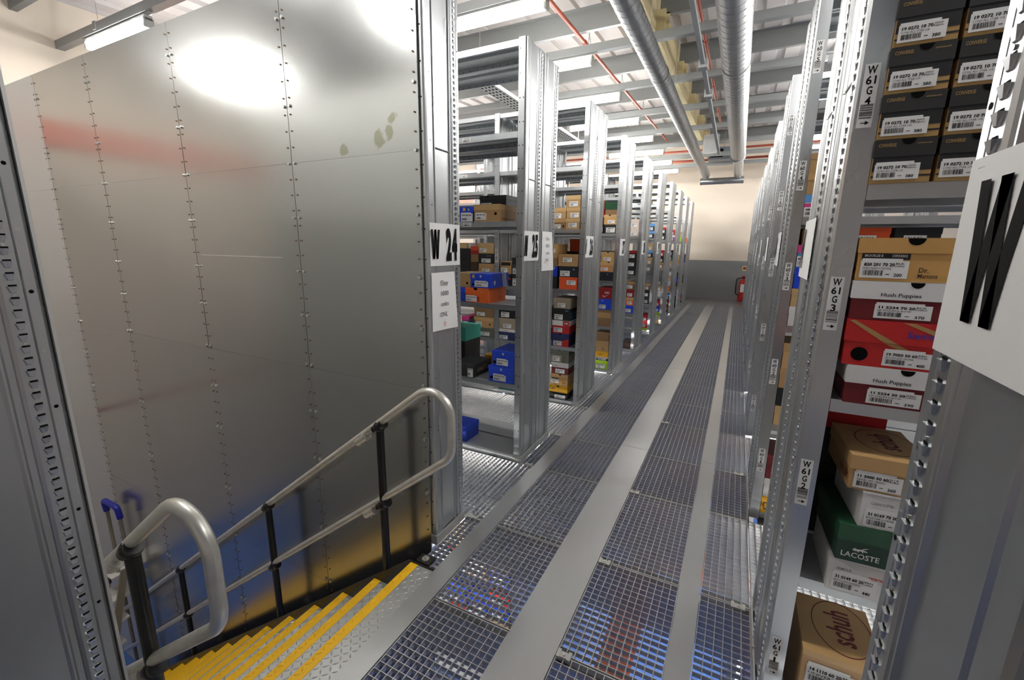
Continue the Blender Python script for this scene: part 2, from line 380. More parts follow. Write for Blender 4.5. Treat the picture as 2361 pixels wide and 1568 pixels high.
def shelf_mesh(wd=BAY - 0.064, dp=0.276):
    b = MB()
    b.box(-wd, 0.001, -0.003, 0, dp - 0.001, 0, SHELF)
    for y in (0.0, dp - 0.0025):
        b.box(-wd, y, -0.038, 0, y + 0.0025, 0.0005, GALV)
    b.box(-wd, 0.002, -0.038, 0, 0.018, -0.036, GALV); b.box(-wd, dp - 0.018, -0.038, 0, dp - 0.002, -0.036, GALV)
    b.box(-wd, dp / 2 - 0.03, -0.022, 0, dp / 2 + 0.03, -0.003, SHELF)
    for i in range(14):
        x = -wd + 0.03 + i * (wd - 0.06) / 13
        b.add([(x - 0.002, dp - 0.0028, -0.026), (x + 0.002, dp - 0.0028, -0.026), (x + 0.002, dp - 0.0028, -0.014), (x - 0.002, dp - 0.0028, -0.014)], [(0, 1, 2, 3)], HOLE)
    return b.mesh('shelf')
SHM = shelf_mesh()
def rack(label, loc, rz=0.0, bays=1, sx=1, halves=(0, 1), detail=True, levels=LEV):
    r = thing('shelving_rack', label, 'rack', loc, rz)
    for h in halves:
        yo = 0.0 if h == 0 else 0.292
        for k in range(bays + 1):
            for nm, me in HF[(sx, detail)] if k == 0 or sx < 0 else HF[(1, False)]:
                ob(nm, me, r, (-(BAY * k) * sx, yo, 0))
        for k in range(bays):
            for z in levels:
                if sx > 0: ob('shelf', SHM, r, (-0.06 - BAY * k, yo + 0.001, z))
                else: ob('shelf', SHM, r, (BAY * (k + 1) - 0.004, yo + 0.001, z))
    return r
RACKL = {}
RO = ('first', 'second', 'third', 'fourth', 'fifth', 'sixth', 'seventh', 'eighth', 'ninth', 'tenth')
def yk(k): return 2.82 + PER * (k - 25)
rack('half-depth steel rack backed by the sheet wall, signed W 24', (XL, 1.46, 0), 0, 3, 1, (1,))
for k in range(25, 34):
    RACKL[k] = rack('galvanised double rack with end sign %d, %s along the left of the aisle' % (k, RO[k - 25]), (XL, yk(k), 0), 0, 4, 1)
RACKR = {}
RO = ('nearest', 'second', 'third', 'fourth', 'fifth', 'sixth', 'seventh', 'eighth', 'ninth', 'farthest')
for k in range(61, 51, -1):
    y = 1.5 + PER * (61 - k)
    RACKR[k] = rack('galvanised double rack W %d, %s on the right of the aisle' % (k, RO[61 - k]), (XR, y + D, 0), PI, 1, 1)
rack('nearest right galvanised rack end bearing the large W sign', (XR, 0.13, 0), 0, 1, -1)
rack('nearest left galvanised rack end at the frame edge beside the stair', (XL, -0.183, 0), 0, 1, 1)
# lower tier seen through the gratings
ZL = -3.0
for k in (25, 26): rack('lower tier steel rack on blue floor below the %s left rack' % RO[k - 25], (XL, yk(k), ZL), 0, 2, 1, (0, 1), False)
for k in (61, 60): rack('lower tier steel rack on blue floor below the %s right rack' % RO[61 - k], (XR, 1.5 + PER * (61 - k) + D, ZL), PI, 1, 1, (0, 1), False)

# ================================================================== LAMPS
lm = MB(); lm.sm = False
LL = 1.27
h_ = MB(); h_.box(-LL, -0.035, 0.055, 0, 0.035, 0.100, HOUSING); h_.box(-LL - 0.05, -0.03, 0.02, -LL, 0.03, 0.10, HOUSING); h_.box(-LL - 0.1, -0.02, 0.115, 0.05, 0.02, 0.12, HOUSING)
for i in range(6):
    x = -LL + 0.1 + i * 0.2; h_.box(x, -0.037, 0.07, x + 0.13, -0.0352, 0.085, LABEL)
h_m = h_.mesh('housing')
d_ = MB(); d_.prism([(-0.036, 0.0), (0.036, 0.0), (0.05, 0.055), (-0.05, 0.055)], -LL + 0.02, -0.02, GLOW, 'x'); d_m = d_.mesh('diffuser')
e_ = MB(); e_.box(-0.02, -0.045, -0.01, 0.0, 0.045, 0.075, HOUSING); e_m = e_.mesh('end_cap')
wr = MB()
for x in (-LL + 0.2, -0.2): wr.tube([(x, 0, 0.12), (x, 0, 0.13)], 0.012, CHAN, 6)
wr_m = wr.mesh('hanger')
nlamp = 0
def lamp(x, y, z, label):
    t = thing('fluorescent_lamp', label, 'lamp', (x, y, z), 0, 'fluorescent lamps')
    ob('housing', h_m, t); ob('diffuser', d_m, t); ob('end_cap', e_m, t); ob('end_cap', e_m, t, (-LL + 0.02, 0, 0)); ob('hanger', wr_m, t)
LZ = 3.755
NTH = ('first', 'second', 'third', 'fourth', 'fifth', 'sixth', 'seventh', 'eighth', 'ninth', 'tenth')
for n in range(0, 9):
    lamp(-1.78, 2.75 + PER * n, LZ, '%s glowing fluorescent lamp in the receding row over the left racks' % NTH[n] if n else 'glowing fluorescent lamp hidden behind the sheet wall top right')
for n in range(0, 9):
    lamp(-5.5, 2.75 + PER * n, LZ, 'glowing fluorescent lamp above the top edge of the sheet wall, far left' if n == 0 else '%s distant fluorescent lamp of the far left row beyond the sheet wall' % NTH[n])
lamp(-5.35, -0.5, LZ, 'fluorescent lamp over the stairwell whose glow mirrors in the sheet wall')
lamp(-2.3, 0.95, LZ, 'fluorescent lamp over the stair lighting its yellow nosings')
lamp(-1.95, -0.2, LZ, 'fluorescent lamp mirrored at the top right corner of the sheet wall')
for n in range(0, 10):
    lamp(2.0, 1.13 + PER * n, LZ, '%s fluorescent lamp of the row over the right racks' % NTH[n])
for n in range(4):
    lamp(-1.5, 2.45 + PER * n, -0.36, '%s lower level lamp glowing below the left cross-aisle gratings' % NTH[n])
    lamp(1.6, 1.1 + PER * n, -0.36, '%s lower level lamp glowing below the right cross-aisle gratings' % NTH[n])
# ================================================================== OVERHEAD SERVICES
def spiral_duct(x, z, r, y0, y1, label):
    t = thing('spiral_duct', label, 'duct', (x, y0, z))
    b = MB(); b.sm = True; L = y1 - y0; b.tube([(0, L * i / 40, 0) for i in range(41)], r, DUCT, 32); ob('duct_tube', b, t)
    b = MB(); y = 0.05
    while y < L:
        # helical seam, one turn
        pts = [(math.cos(2 * PI * i / 20) * (r + 0.0005), y + 0.11 * i / 20, math.sin(2 * PI * i / 20) * (r + 0.0005)) for i in range(21)]
        b.tube(pts, 0.0022, DUCT, 4, False); y += 0.11
    o = ob('spiral_seam', b, t); o['kind'] = 'stuff'
    b = MB(); b.sm = True
    for y in (2.0, 4.7, 7.4): 
        if y < L: b.tube([(0, y, 0), (0, y + 0.012, 0)], r + 0.008, DUCT, 32)
    ob('joint_band', b, t)
    b = MB()
    for y in (1.4, 3.2, 5.0, 6.8, 8.6):
        if y < L: b.tube([(0, y, r), (0, y, deckz(y0 + y) - z)], 0.0022, GALV, 4)
    ob('hanger_wire', b, t); return t
spiral_duct(-0.985, 3.5, 0.095, -2.0, 12.9, 'slim silver spiral duct, left of the two running along the ceiling')
t = spiral_duct(-0.235, 3.5, 0.132, -2.0, 10.4, 'wide silver spiral duct, right of the two running along the ceiling')
b = MB(); b.sm = True; b.tube([(0, 12.4, 0), (0, 12.5, 0), (0, 12.75, -0.01), (0, 14.9, -0.02)], 0.1, DUCT, 24, rads=[0.155, 0.15, 0.10, 0.10]); ob('reducer', b, t)
t = thing('header_duct', 'dark grey cross duct joining the far ends of both ceiling ducts', 'duct', (-1.0, 13.05, 3.36))
b = MB(); b.sm = True; b.tube([(-0.12, 0, 0), (0.9, 0, 0)], 0.08, DUCT, 24); ob('duct_tube', b, t)
b = MB(); b.sm = True
for x in (-0.1, 0.4, 0.86): b.tube([(x, 0, 0), (x + 0.02, 0, 0)], 0.087, DUCT, 24)
ob('joint_band', b, t)
# red sprinkler pipes
def pipe(label, pts, r, heads=()):
    t = thing('sprinkler_pipe', label, 'pipe', pts[0]); o = Vector(pts[0])
    b = MB(); b.sm = True; b.tube([Vector(p) - o for p in pts], r, REDPIPE, 12); ob('pipe', b, t)
    b = MB(); b.sm = True
    for i, f in enumerate(heads):
        p = (Vector(pts[0]).lerp(Vector(pts[-1]), f)) - o; d = (Vector(pts[-1]) - Vector(pts[0])).normalized()
        b.tube([p - d * 0.03, p + d * 0.03], r + 0.007, REDPIPE, 12)
    if heads: ob('coupling', b, t)
    b = MB()
    for f in heads:
        p = (Vector(pts[0]).lerp(Vector(pts[-1]), f + 0.01)) - o; b.tube([p + Vector((0, 0, r)), p + Vector((0.0, 0, 0.22))], 0.004, CHAN, 5); b.tube([p + Vector((0.03, 0, r)), p + Vector((0.0, 0, 0.2))], 0.003, CHAN, 5)
    if heads: ob('pipe_hanger', b, t)
    return t
pipe('red sprinkler pipe running along the ceiling over the left racks', [(-2.1, -2.0, 3.98), (-2.1, 13.4, 4.53)], 0.024, (0.42, 0.53, 0.65, 0.77, 0.9))
pipe('red sprinkler pipe running beside the conduit between both ducts', [(-0.66, -2.0, 3.98), (-0.66, 11.4, 4.31)], 0.022, (0.5, 0.64, 0.78, 0.9))
pipe('upper red sprinkler cross pipe before the cream back wall', [(-6, 13.5, 4.24), (3.5, 13.5, 4.22)], 0.026)
pipe('lower red sprinkler cross pipe before the cream back wall', [(-6, 14.2, 4.12), (3.5, 14.2, 4.06)], 0.03)
pipe('red pipe end at the sheet wall foot, far left', [(-6.05, 1.72, -0.16), (-6.05, -1.2, -0.16)], 0.016)
# strut channels over the lamps
cm = MB(); cm.prism([(-0.04, 0), (0.04, 0), (0.04, 0.085), (0.036, 0.085), (0.036, 0.006), (-0.036, 0.006), (-0.036, 0.085), (-0.04, 0.085)], -9.5, 5.0, CHAN, 'x'); chm = cm.mesh('channel')
wm = MB()
for x in (-6.5, -3.8, -1.2, 1.4, 4): wm.tube([(x, 0, 0.08), (x, 0, 0.75)], 0.0022, CHAN, 4); wm.box(x - 0.03, -0.045, 0.02, x + 0.03, 0.045, 0.10, CHAN)
wmm = wm.mesh('hanger_wire')
ORD = ('first', 'second', 'third', 'fourth', 'fifth', 'sixth', 'seventh', 'eighth', 'ninth', 'tenth')
for n in range(-1, 9):
    y = 2.75 + PER * n
    t = thing('strut_channel', 'grey strut channel across the ceiling carrying the %s row of lamps' % ORD[n + 1], 'channel', (0, y, LZ + 0.122), 0)
    ob('channel', chm, t); ob('hanger_wire', wmm, t)
t = thing('conduit', 'pale grey conduit running along the ceiling between both ducts', 'conduit', (-0.6, 1.0, 3.84))
b = MB(); b.prism([(-0.022, 0.0), (0.022, 0.0), (0.022, 0.045), (-0.022, 0.045)], 0, 0.01, CHAN, 'y'); b = MB()
for i in range(3): pass
b.add([(-0.022, 0, 0), (0.022, 0, 0), (0.022, 0, 0.05), (-0.022, 0, 0.05), (-0.022, 9.6, -0.28), (0.022, 9.6, -0.28), (0.022, 9.6, -0.23), (-0.022, 9.6, -0.23)], [(0, 1, 2, 3), (7, 6, 5, 4), (0, 4, 5, 1), (1, 5, 6, 2), (2, 6, 7, 3), (3, 7, 4, 0)], HOUSING)
ob('trunking', b, t)
for y in (4.9, 5.9): b = MB(); b.box(-0.05, y, -0.03 - 0.029 * y, 0.05, y + 0.12, 0.06 - 0.029 * y, HOUSING); ob('junction_box', b, t)
t = thing('ceiling_fan_unit', 'grey blower box hanging near the far end between the ducts', 'heater', (-0.55, 13.4, 3.92))
b = MB(); b.box(-0.45, -0.2, 0, 0.2, 0.2, 0.3, mat('blower casing', (120, 128, 136), 0.5, 0.4)); ob('casing', b, t)
b = MB(); b.box(-0.40, -0.215, 0.05, -0.1, -0.2, 0.25, HOLE); ob('grille', b, t)
b = MB(); b.box(0.2, -0.15, 0.1, 0.42, 0.05, 0.16, CHAN); b.tube([(-0.1, 0, 0.3), (-0.1, 0, 0.9)], 0.006, CHAN); ob('bracket', b, t)
t = thing('hanging_sign', 'small rounded grey plate hanging under the rafter near far wall', 'sign', (-0.80, 11.0, 3.86), -0.2)
b = MB(); b.prism([(-0.13, -0.2), (0.13, -0.2), (0.16, -0.16), (0.16, 0.16), (0.13, 0.2), (-0.13, 0.2), (-0.16, 0.16), (-0.16, -0.16)], -0.02, 0.02, HOUSING, 'y'); ob('frame', b, t)
b = MB(); b.box(-0.125, -0.022, -0.165, 0.125, -0.0205, 0.165, mat('grey plate', (160, 162, 162), 0.5)); ob('plate', b, t)
b = MB(); b.tube([(0, 0, 0.2), (0, 0, 0.7)], 0.004, CHAN, 5); ob('hanger', b, t)
# perforated cable tray seen through the top bay of rack 25
t = thing('cable_tray', 'pale perforated cable tray hung above the left racks', 'cable tray', (-3.05, 4.3, 3.6))
b = MB(); b.box(-0.11, 0, 0, 0.11, 6, 0.004, HOUSING); b.box(-0.11, 0, 0, -0.106, 6, 0.05, CHAN); b.box(0.106, 0, 0, 0.11, 6, 0.05, CHAN); ob('tray', b, t)
b = MB()
for i in range(60):
    for j in range(4): b.add([(-0.09 + j * 0.05, 0.03 + i * 0.1, -0.0005), (-0.065 + j * 0.05, 0.03 + i * 0.1, -0.0005), (-0.065 + j * 0.05, 0.08 + i * 0.1, -0.0005), (-0.09 + j * 0.05, 0.08 + i * 0.1, -0.0005)], [(0, 3, 2, 1)], HOLE)
o = ob('slot', b, t); o['kind'] = 'stuff'
b = MB()
for y in (0.6, 2.4, 4.2): b.tube([(0.1, y, 0), (0.1, y, 0.8)], 0.005, CHAN, 5)
ob('hanger', b, t)

# ================================================================== STAIR
st = thing('staircase', 'steel stair descending left with yellow nosed checker plate treads', 'stairs', (-1.38, 0.575, 0))
RUN, RISE, SWID = 0.2715, 0.2075, 1.0
def lozenges(b, x0, x1, y0, y1, z, pitch=0.036):
    i = 0; x = x0 + 0.012
    while x < x1 - 0.008:
        j = 0; y = y0 + 0.015
        while y < y1 - 0.012:
            a = PI / 4 if (i + j) % 2 else -PI / 4; c, s = math.cos(a), math.sin(a); l, wv, h = 0.0145, 0.0044, 0.0026
            P = lambda u, v, k: (x + u * c - v * s, y + u * s + v * c, z + k)
            b.add([P(-l, 0, 0), P(0, wv, 0), P(l, 0, 0), P(0, -wv, 0), P(-l * .4, 0, h), P(l * .4, 0, h)], [(0, 4, 1), (1, 4, 5), (1, 5, 2), (2, 5, 3), (3, 5, 4), (3, 4, 0)], PLATE)
            y += pitch * 0.72; j += 1
        x += pitch * 0.72; i += 1
def tread_mesh(dep, first=False):
    b = MB(); b.box(0, 0, -0.03, dep, SWID, 0, PLATE); lozenges(b, 0.045, dep, 0, SWID, 0); m1 = b.mesh('tread')
    b = MB(); b.box(-0.003, 0.0, -0.055, 0.045, SWID, 0.0012, YELLOW); lozenges(b, 0.0, 0.045, 0, SWID, 0.0012); 
    for i in range(len(b.mi)): b.mi[i] = 0
    m2 = b.mesh('nosing'); return m1, m2
tm, nm_ = tread_mesh(RUN + 0.02); lm1, lm2 = tread_mesh(0.143)
o = ob('landing', lm1, st); ob('nosing', lm2, o)
for i in range(1, 14):
    o = ob('tread', tm, st, (-RUN * i, 0, -RISE * i)); ob('nosing', nm_, o)
for y in (-0.012, SWID + 0.002):
    b = MB(); n = 13.3; s = RISE / RUN
    poly = [(0.14, 0.004), (-0.02, 0.004), (-RUN * n, -RISE * n + 0.03), (-RUN * n, -RISE * n - 0.26), (0.14, -0.27)]
    b.prism(poly, y, y + 0.010, STRINGER, 'y'); ob('stringer', b, st)
b = MB(); b.box(0.02, SWID + 0.015, -0.01, 0.10, SWID + 0.075, 0.012, STRINGER); b.tube([(0.06, SWID + 0.045, 0.012), (0.06, SWID + 0.045, 0.016)], 0.02, BOLT, 12); b.tube([(0.06, SWID + 0.045, 0.016), (0.06, SWID + 0.045, 0.026)], 0.011, BOLT, 6)
ob('fixing_plate', b, st)
# handrails
def arc(c, r, a0, a1, n=10): return [(c[0] + r * math.cos(a0 + (a1 - a0) * i / n), 0, c[1] + r * math.sin(a0 + (a1 - a0) * i / n)) for i in range(n + 1)]
def fillet(pts, r, n=8):
    out = [Vector(pts[0])]
    for a, p, c in zip(pts, pts[1:], pts[2:]):
        a, p, c = Vector(a), Vector(p), Vector(c); u = (a - p).normalized(); v = (c - p).normalized(); ang = u.angle(v); d = r / math.tan(ang / 2)
        s, e = p + u * d, p + v * d; ctr = p + (u + v).normalized() * (r / math.sin(ang / 2))
        sa, ea = s - ctr, e - ctr
        for i in range(n + 1): out.append(ctr + sa.slerp(ea, i / n).normalized() * r)
    out.append(Vector(pts[-1])); return out
def handrail(y, label, sgn, nposts):
    t = thing('handrail', label, 'handrail', (0, y, 0)); sl = 0.757; R = 0.0205
    far = -5.4
    top = lambda x: 0.714 + (x + 1.593) * sl; mid = lambda x: 0.258 + (x + 1.593) * sl
    peak = (-1.135, 0, top(-1.135) + 0.02); bot = (-1.135, 0, mid(-1.135) + 0.04)
    path = fillet([(far, 0, top(far)), peak, (-1.135, 0, 0.7), bot, (far, 0, mid(far))], 0.115)
    path = fillet([(far, 0, top(far)), peak, bot, (far, 0, mid(far))], 0.118, 12)
    b = MB(); b.sm = True; b.tube(path, R, RAIL, 16); ob('rail', b, t)
    xs = (-1.593, -2.63, -3.94, -4.95)[:nposts]
    for x in xs:
        b = MB(); b.sm = True; b.tube([(x, 0, (x + 1.38) * sl - 0.10), (x, 0, top(x) + 0.01)], 0.0215, BLACK, 16)
        o = ob('post', b, t)
        for zz in (top(x), mid(x)):
            b = MB(); b.sm = True; r = 0.033
            b.tube([(x, 0, zz + r * math.sin(-PI / 2 + PI * i / 8)) for i in range(9)], r, BLACK, 16, rads=[max(0.003, r * math.cos(-PI / 2 + PI * i / 8)) for i in range(9)])
            d = Vector((1, 0, sl)).normalized(); c = Vector((x, 0, zz)); b.tube([c - d * 0.04, c + d * 0.038], 0.0275, BLACK, 16); ob('ball_fitting', b, o)
        b = MB(); zb = (x + 1.38) * sl; b.box(x - 0.05, -0.03, zb - 0.16, x + 0.05, 0.03, zb - 0.06, STRINGER); ob('base_plate', b, o)
    for x, f in ((-1.72, top), (-1.69, mid)):
        b = MB(); b.sm = True
        d = Vector((1, 0, sl)).normalized(); c = Vector((x, 0, f(x))); b.tube([c - d * 0.05, c + d * 0.03, c + d * 0.0301, c + d * 0.042], 0.025, RAIL, 16, rads=[0.025, 0.025, 0.028, 0.028])
        o = ob('sleeve', b, t); b = MB(); b.tube([c + Vector((0, 0, -0.026)), c + Vector((0, 0, -0.038))], 0.006, BOLT, 6); ob('sleeve_screw', b, o)
handrail(1.615, 'tubular stair handrail with black posts along the sheet wall', 1, 3)
handrail(0.535, 'nearer tubular stair handrail with looped end and scuffed black post', -1, 4)
# warehouse steps at the lower level
sl = thing('step_ladder', 'wheeled step ladder with blue grip rail standing below the stair', 'ladder', (-5.31, 1.66, -3.0), -PI / 2)
BG = mat('blue grip', (44, 50, 168), 0.4); ALU = mat('dull aluminium', (168, 160, 140), 0.45, 0.5, 0.12, 12)
TREADW = mat('pale ribbed tread', (224, 222, 218), 0.6, 0, 0.05, 9)
LW = 0.26
for y in (0, LW):
    b = MB(); b.sm = True; b.tube([(0.0, y, 0.06), (0.0, y, 2.08), (0.01, y, 2.14)], 0.016, ALU, 10); ob('upright_tube', b, sl)
b = MB(); b.sm = True; b.tube(fillet([(0, -0.004, 2.04), (0.01, -0.004, 2.16), (0.01, LW + 0.004, 2.16), (0, LW + 0.004, 2.04)], 0.035, 5), 0.026, BG, 12); ob('grip_rail', b, sl)
for y in (-0.02, LW + 0.01):
    b = MB(); b.add([(0.02, y, 1.52), (0.08, y, 1.52), (0.44, y, 0.05), (0.38, y, 0.05), (0.02, y + 0.02, 1.52), (0.08, y + 0.02, 1.52), (0.44, y + 0.02, 0.05), (0.38, y + 0.02, 0.05)],
        [(0, 1, 2, 3), (7, 6, 5, 4), (0, 4, 5, 1), (1, 5, 6, 2), (2, 6, 7, 3), (3, 7, 4, 0)], ALU); ob('side_rail', b, sl)
for i in range(6):
    z = 1.47 - i * 0.24; x = (1.5 - z) * 0.25
    b = MB(); b.box(x - 0.06, 0.012, z - 0.02, x + 0.15, LW, z, TREADW); o = ob('tread', b, sl)
    b = MB(); b.box(x + 0.145, 0.005, z - 0.035, x + 0.16, LW + 0.006, z + 0.004, BLACK); ob('tread_edge', b, o)
for x in (0.0, 0.40):
    for y in (-0.03, LW + 0.03): b = MB(); b.tube([(x, y, 0.05), (x, y + 0.02, 0.05)], 0.05, BLACK, 14); ob('wheel', b, sl)
# extinguisher on the back wall
fe = thing('fire_extinguisher', 'red fire extinguisher with black hose on the grey back wall', 'extinguisher', (0.20, 15.66, 0.12))
b = MB(); b.sm = True; b.tube([(0, 0, 0.0), (0, 0, 0.02), (0, 0, 0.52), (0, 0, 0.58), (0, 0, 0.62)], 0.1, RED, 20, rads=[0.09, 0.1, 0.1, 0.07, 0.03]); ob('cylinder', b, fe)
b = MB(); b.box(-0.04, -0.02, 0.62, 0.04, 0.02, 0.67, BLACK); b.box(-0.06, -0.015, 0.67, 0.10, 0.015, 0.70, RED); ob('valve', b, fe)
b = MB(); b.sm = True; b.tube(fillet([(-0.03, 0, 0.64), (-0.2, 0, 0.62), (-0.19, 0, 0.12), (-0.06, -0.05, 0.10)], 0.09, 6), 0.016, BLACK, 8); ob('hose', b, fe)
b = MB(); b.add([(0.104 * math.sin(a), -0.104 * math.cos(a), z) for z in (0.2, 0.45) for a in (-.7, -.35, 0, .35, .7)], [(i, i + 1, 6 + i, 5 + i) for i in range(4)], LABEL); ob('label', b, fe)
b = MB(); b.box(-0.12, 0.09, -0.1, 0.12, 0.12, 0.05, RED); ob('wall_bracket', b, fe)
sg = thing('safety_sign', 'small pale extinguisher sign on grey wall above the red extinguisher', 'sign', (0.13, 15.765, 0.98))
b = MB(); b.box(0, -0.004, 0, 0.22, 0, 0.15, mat('sign cream', (238, 214, 160), 0.5)); ob('plate', b, sg)
b = MB(); b.box(0.02, -0.006, 0.03, 0.10, -0.0045, 0.12, REDPIPE); ob('pictogram', b, sg)

# ================================================================== PAPER SIGNS AND RACK LABELS
def wletter(b, x, z, wd, h, mt, strokes=(0, 1, 2, 3), y=0.0):
    t = wd * 0.22; s = wd / 2 - t * 0.15
    for k in strokes:
        x0 = x + (k // 2) * (wd / 2 - t * 0.35); q = (wd / 2 - t * 0.65) * 0.62
        if k % 2 == 0: p = [(x0 + q, z), (x0 + q + t, z), (x0 + t, z + h), (x0, z + h)]
        else: p = [(x0 + q - t * 0.0, z), (x0 + q + t, z), (x0 + q * 2 + t * 1.0, z + h), (x0 + 2 * q, z + h)]
        b.add([(a, y, c) for a, c in p], [(0, 1, 2, 3)], mt)
def paper(name, label, loc, rz, wd, ht, sag=0.004, bow=0.0):
    t = thing(name, label, 'sign', loc, rz); b = MB(); n = 8
    vs = []
    for i in range(n + 1):
        for j in range(n + 1):
            u, v = i / n, j / n; vs.append((wd * u, -0.0008 - sag * math.sin(PI * v) * math.sin(PI * u) - bow * (1 - v) * u * u, ht * v))
    o2 = len(vs); fs = [(i * (n + 1) + j, (i + 1) * (n + 1) + j, (i + 1) * (n + 1) + j + 1, i * (n + 1) + j + 1) for i in range(n) for j in range(n)]
    b.add(vs, fs, PAPER); b.add([(a, c + 0.0006, d) for a, c, d in vs], [f[::-1] for f in fs], PAPER); ob('sheet', b, t); return t
YP = -0.0062
def row_sign(k, y, rz, x, label, strokes=(0, 1, 2, 3), num=None, w0=0.003, wd=0.257):
    t = paper('paper_sign', label, (x, y, 1.548), rz, wd, 0.208); b = MB()
    if strokes: wletter(b, w0, 0.035, 0.066, 0.142, INK, strokes, YP)
    if num:
        gx = 0.128
        for ch in num: put_text(b, ch, gx, 0.035, 0.142, INK, 0.046, 0.06, YP, 3); gx += 0.052
    ob('lettering', b, t); return t
row_sign(24, 1.755, PI / 2, XL + 0.0045, 'white paper sign reading W 24 on the sheet wall rack end', num='24')
for k in range(25, 34):
    row_sign(k, yk(k) - 0.006, PI / 2, XL + 0.0045, 'white paper sign reading %d on the %s left rack end' % (k, RO[k - 25]), (1, 2, 3) if k == 25 else ((3,) if k == 26 else ()), str(k), w0=-0.016 if k == 25 else -0.045, wd=0.252)
for k in range(61, 51, -1):
    y = 1.5 + PER * (61 - k) + D
    row_sign(k, y + 0.004, -PI / 2, XR - 0.0045, 'white W sign seen edge on, %s right rack end' % RO[61 - k], w0=0.03)
t = paper('paper_sign', 'large white sign with black W, close at right frame edge', (XR - 0.0045, 0.682, 1.537), -PI / 2, 0.297, 0.21, 0.002)
b = MB(); wletter(b, 0.040, 0.042, 0.095, 0.142, INK, y=-0.0035); ob('lettering', b, t)
def ebay(y, z, label, left=False):
    t = paper('paper_notice', label, (XL + 0.0045, y, z), PI / 2, 0.198, 0.296, 0.003, 0.02); b = MB(); h = 0.030
    NI = mat('grey print', (70, 66, 66), 0.6)
    for tx, zz, wd in (('Ebay', 0.232, 0.062), ('1000', 0.178, 0.064), ('codes', 0.124, 0.07), ('ONLY', 0.070, 0.085)):
        put_text(b, tx, 0.064 + (0.07 - wd) / 2, zz, 0.024 if tx != 'codes' else 0.024, NI, wd, 0.0, -0.0045 - 0.004)
    ob('lettering', b, t); b = MB(); yy = -0.012
    def line(p, q, th=0.0018):
        d = (Vector(q) - Vector(p)).normalized(); nrm = Vector((-d.y, d.x)) * th / 2; P, Q = Vector(p), Vector(q)
        b.add([(a.x, yy, a.y) for a in (P - nrm, Q - nrm, Q + nrm, P + nrm)], [(0, 1, 2, 3)], REDINK)
    if left:
        line((0.03, 0.062), (0.075, 0.062)); line((0.03, 0.062), (0.044, 0.07)); line((0.03, 0.062), (0.044, 0.054)); line((0.10, 0.03), (0.10, 0.055)); line((0.10, 0.055), (0.092, 0.046)); line((0.10, 0.055), (0.108, 0.046))
    else: line((0.092, 0.055), (0.092, 0.02)); line((0.082, 0.037), (0.102, 0.037)); line((0.082, 0.037), (0.092, 0.018)); line((0.102, 0.037), (0.092, 0.018))
    ob('arrow', b, t)
ebay(1.76, 1.219, 'white paper notice about 1000 codes taped below the W 24 sign')
ebay(3.128, 1.466, 'white paper notice about 1000 codes taped beside the W 25 sign', True)
# upright location labels (part of the rack they are stuck on)
def loc_label(r, x, y, z, lines, wd=0.032, ht=0.15, rz=0.0, name='location_label'):
    b = MB(); b.box(0, -0.0008, 0, wd, 0, ht, LABEL); o = ob(name, b, r, (x, y, z), (0, 0, rz))
    b = MB(); h = ht * 0.125; zz = ht - h * 1.25
    for tx in lines:
        k = {'W': 0.020, '1': 0.006}.get(tx, 0.012 if len(tx) == 1 else 0.021) * wd / 0.032
        put_text(b, tx, wd / 2 - k / 2, zz, h, INK, k, 0.02, -0.0012, 2); zz -= h * 1.28
    rr = random.Random(len(lines[1]) * 7 + int(z * 100)); z2 = ht * 0.37
    while z2 > ht * 0.15:
        tt = rr.choice((0.0006, 0.0012, 0.0018)) * ht / 0.15; b.add([(wd * .08, -0.0012, z2), (wd * .92, -0.0012, z2), (wd * .92, -0.0012, z2 - tt), (wd * .08, -0.0012, z2 - tt)], [(0, 1, 2, 3)], INK); z2 -= tt + rr.choice((0.001, 0.0018))
    za = ht * 0.075; b.add([(wd * .25, -0.0012, za - 0.001), (wd * .6, -0.0012, za - 0.001), (wd * .6, -0.0012, za + 0.001), (wd * .25, -0.0012, za + 0.001)], [(0, 1, 2, 3)], INK)
    b.add([(wd * .55, -0.0012, za - 0.005), (wd * .82, -0.0012, za), (wd * .55, -0.0012, za + 0.005)], [(0, 1, 2)], INK)
    ob('print', b, o)
for k in range(61, 54, -1):
    for lv, zt in ((5, 2.68), (4, 2.112), (3, 1.58), (2, 1.03), (1, 0.385)):
        if k == 60 and lv == 1: zt = 0.47
        loc_label(RACKR[k], -0.012, D + 0.0006, zt - 0.152, ('W', str(k), 'G', str(lv)), rz=PI)
for k in (26, 27, 28):
    for lv, zt in ((5, 2.74), (4, 2.07), (3, 1.63), (2, 1.17)):
        loc_label(RACKL[k], -BAY - 0.045, -0.0006, zt - 0.152, ('W', str(k), 'F', str(lv)))
def shelf_label(r, x, y, z, text, rz=0.0):
    b = MB(); b.box(0, -0.0008, 0, 0.07, 0, 0.028, LABEL); o = ob('shelf_label', b, r, (x, y, z), (0, 0, rz))
    b = MB(); put_text(b, text, 0.012, 0.017, 0.008, INK, 0.045, 0, -0.0012); barcode(b, 0.008, 0.003, 0.054, 0.011, INK, 5, -0.0012); ob('print', b, o)
shelf_label(RACKL[25], -0.50, 0.0005, 1.787, 'W25 F4'); shelf_label(RACKL[25], -0.50, 0.0005, 2.365, 'W25 F5'); shelf_label(RACKL[26], -0.46, 0.0005, 1.787, 'W26 F4')
shelf_label(RACKL[26], -1.42, 0.0005, 2.365, 'W26 F5')
shelf_label(RACKR[61], -0.26, 0.293 - 0.002, 1.787, 'W60 G4', PI)
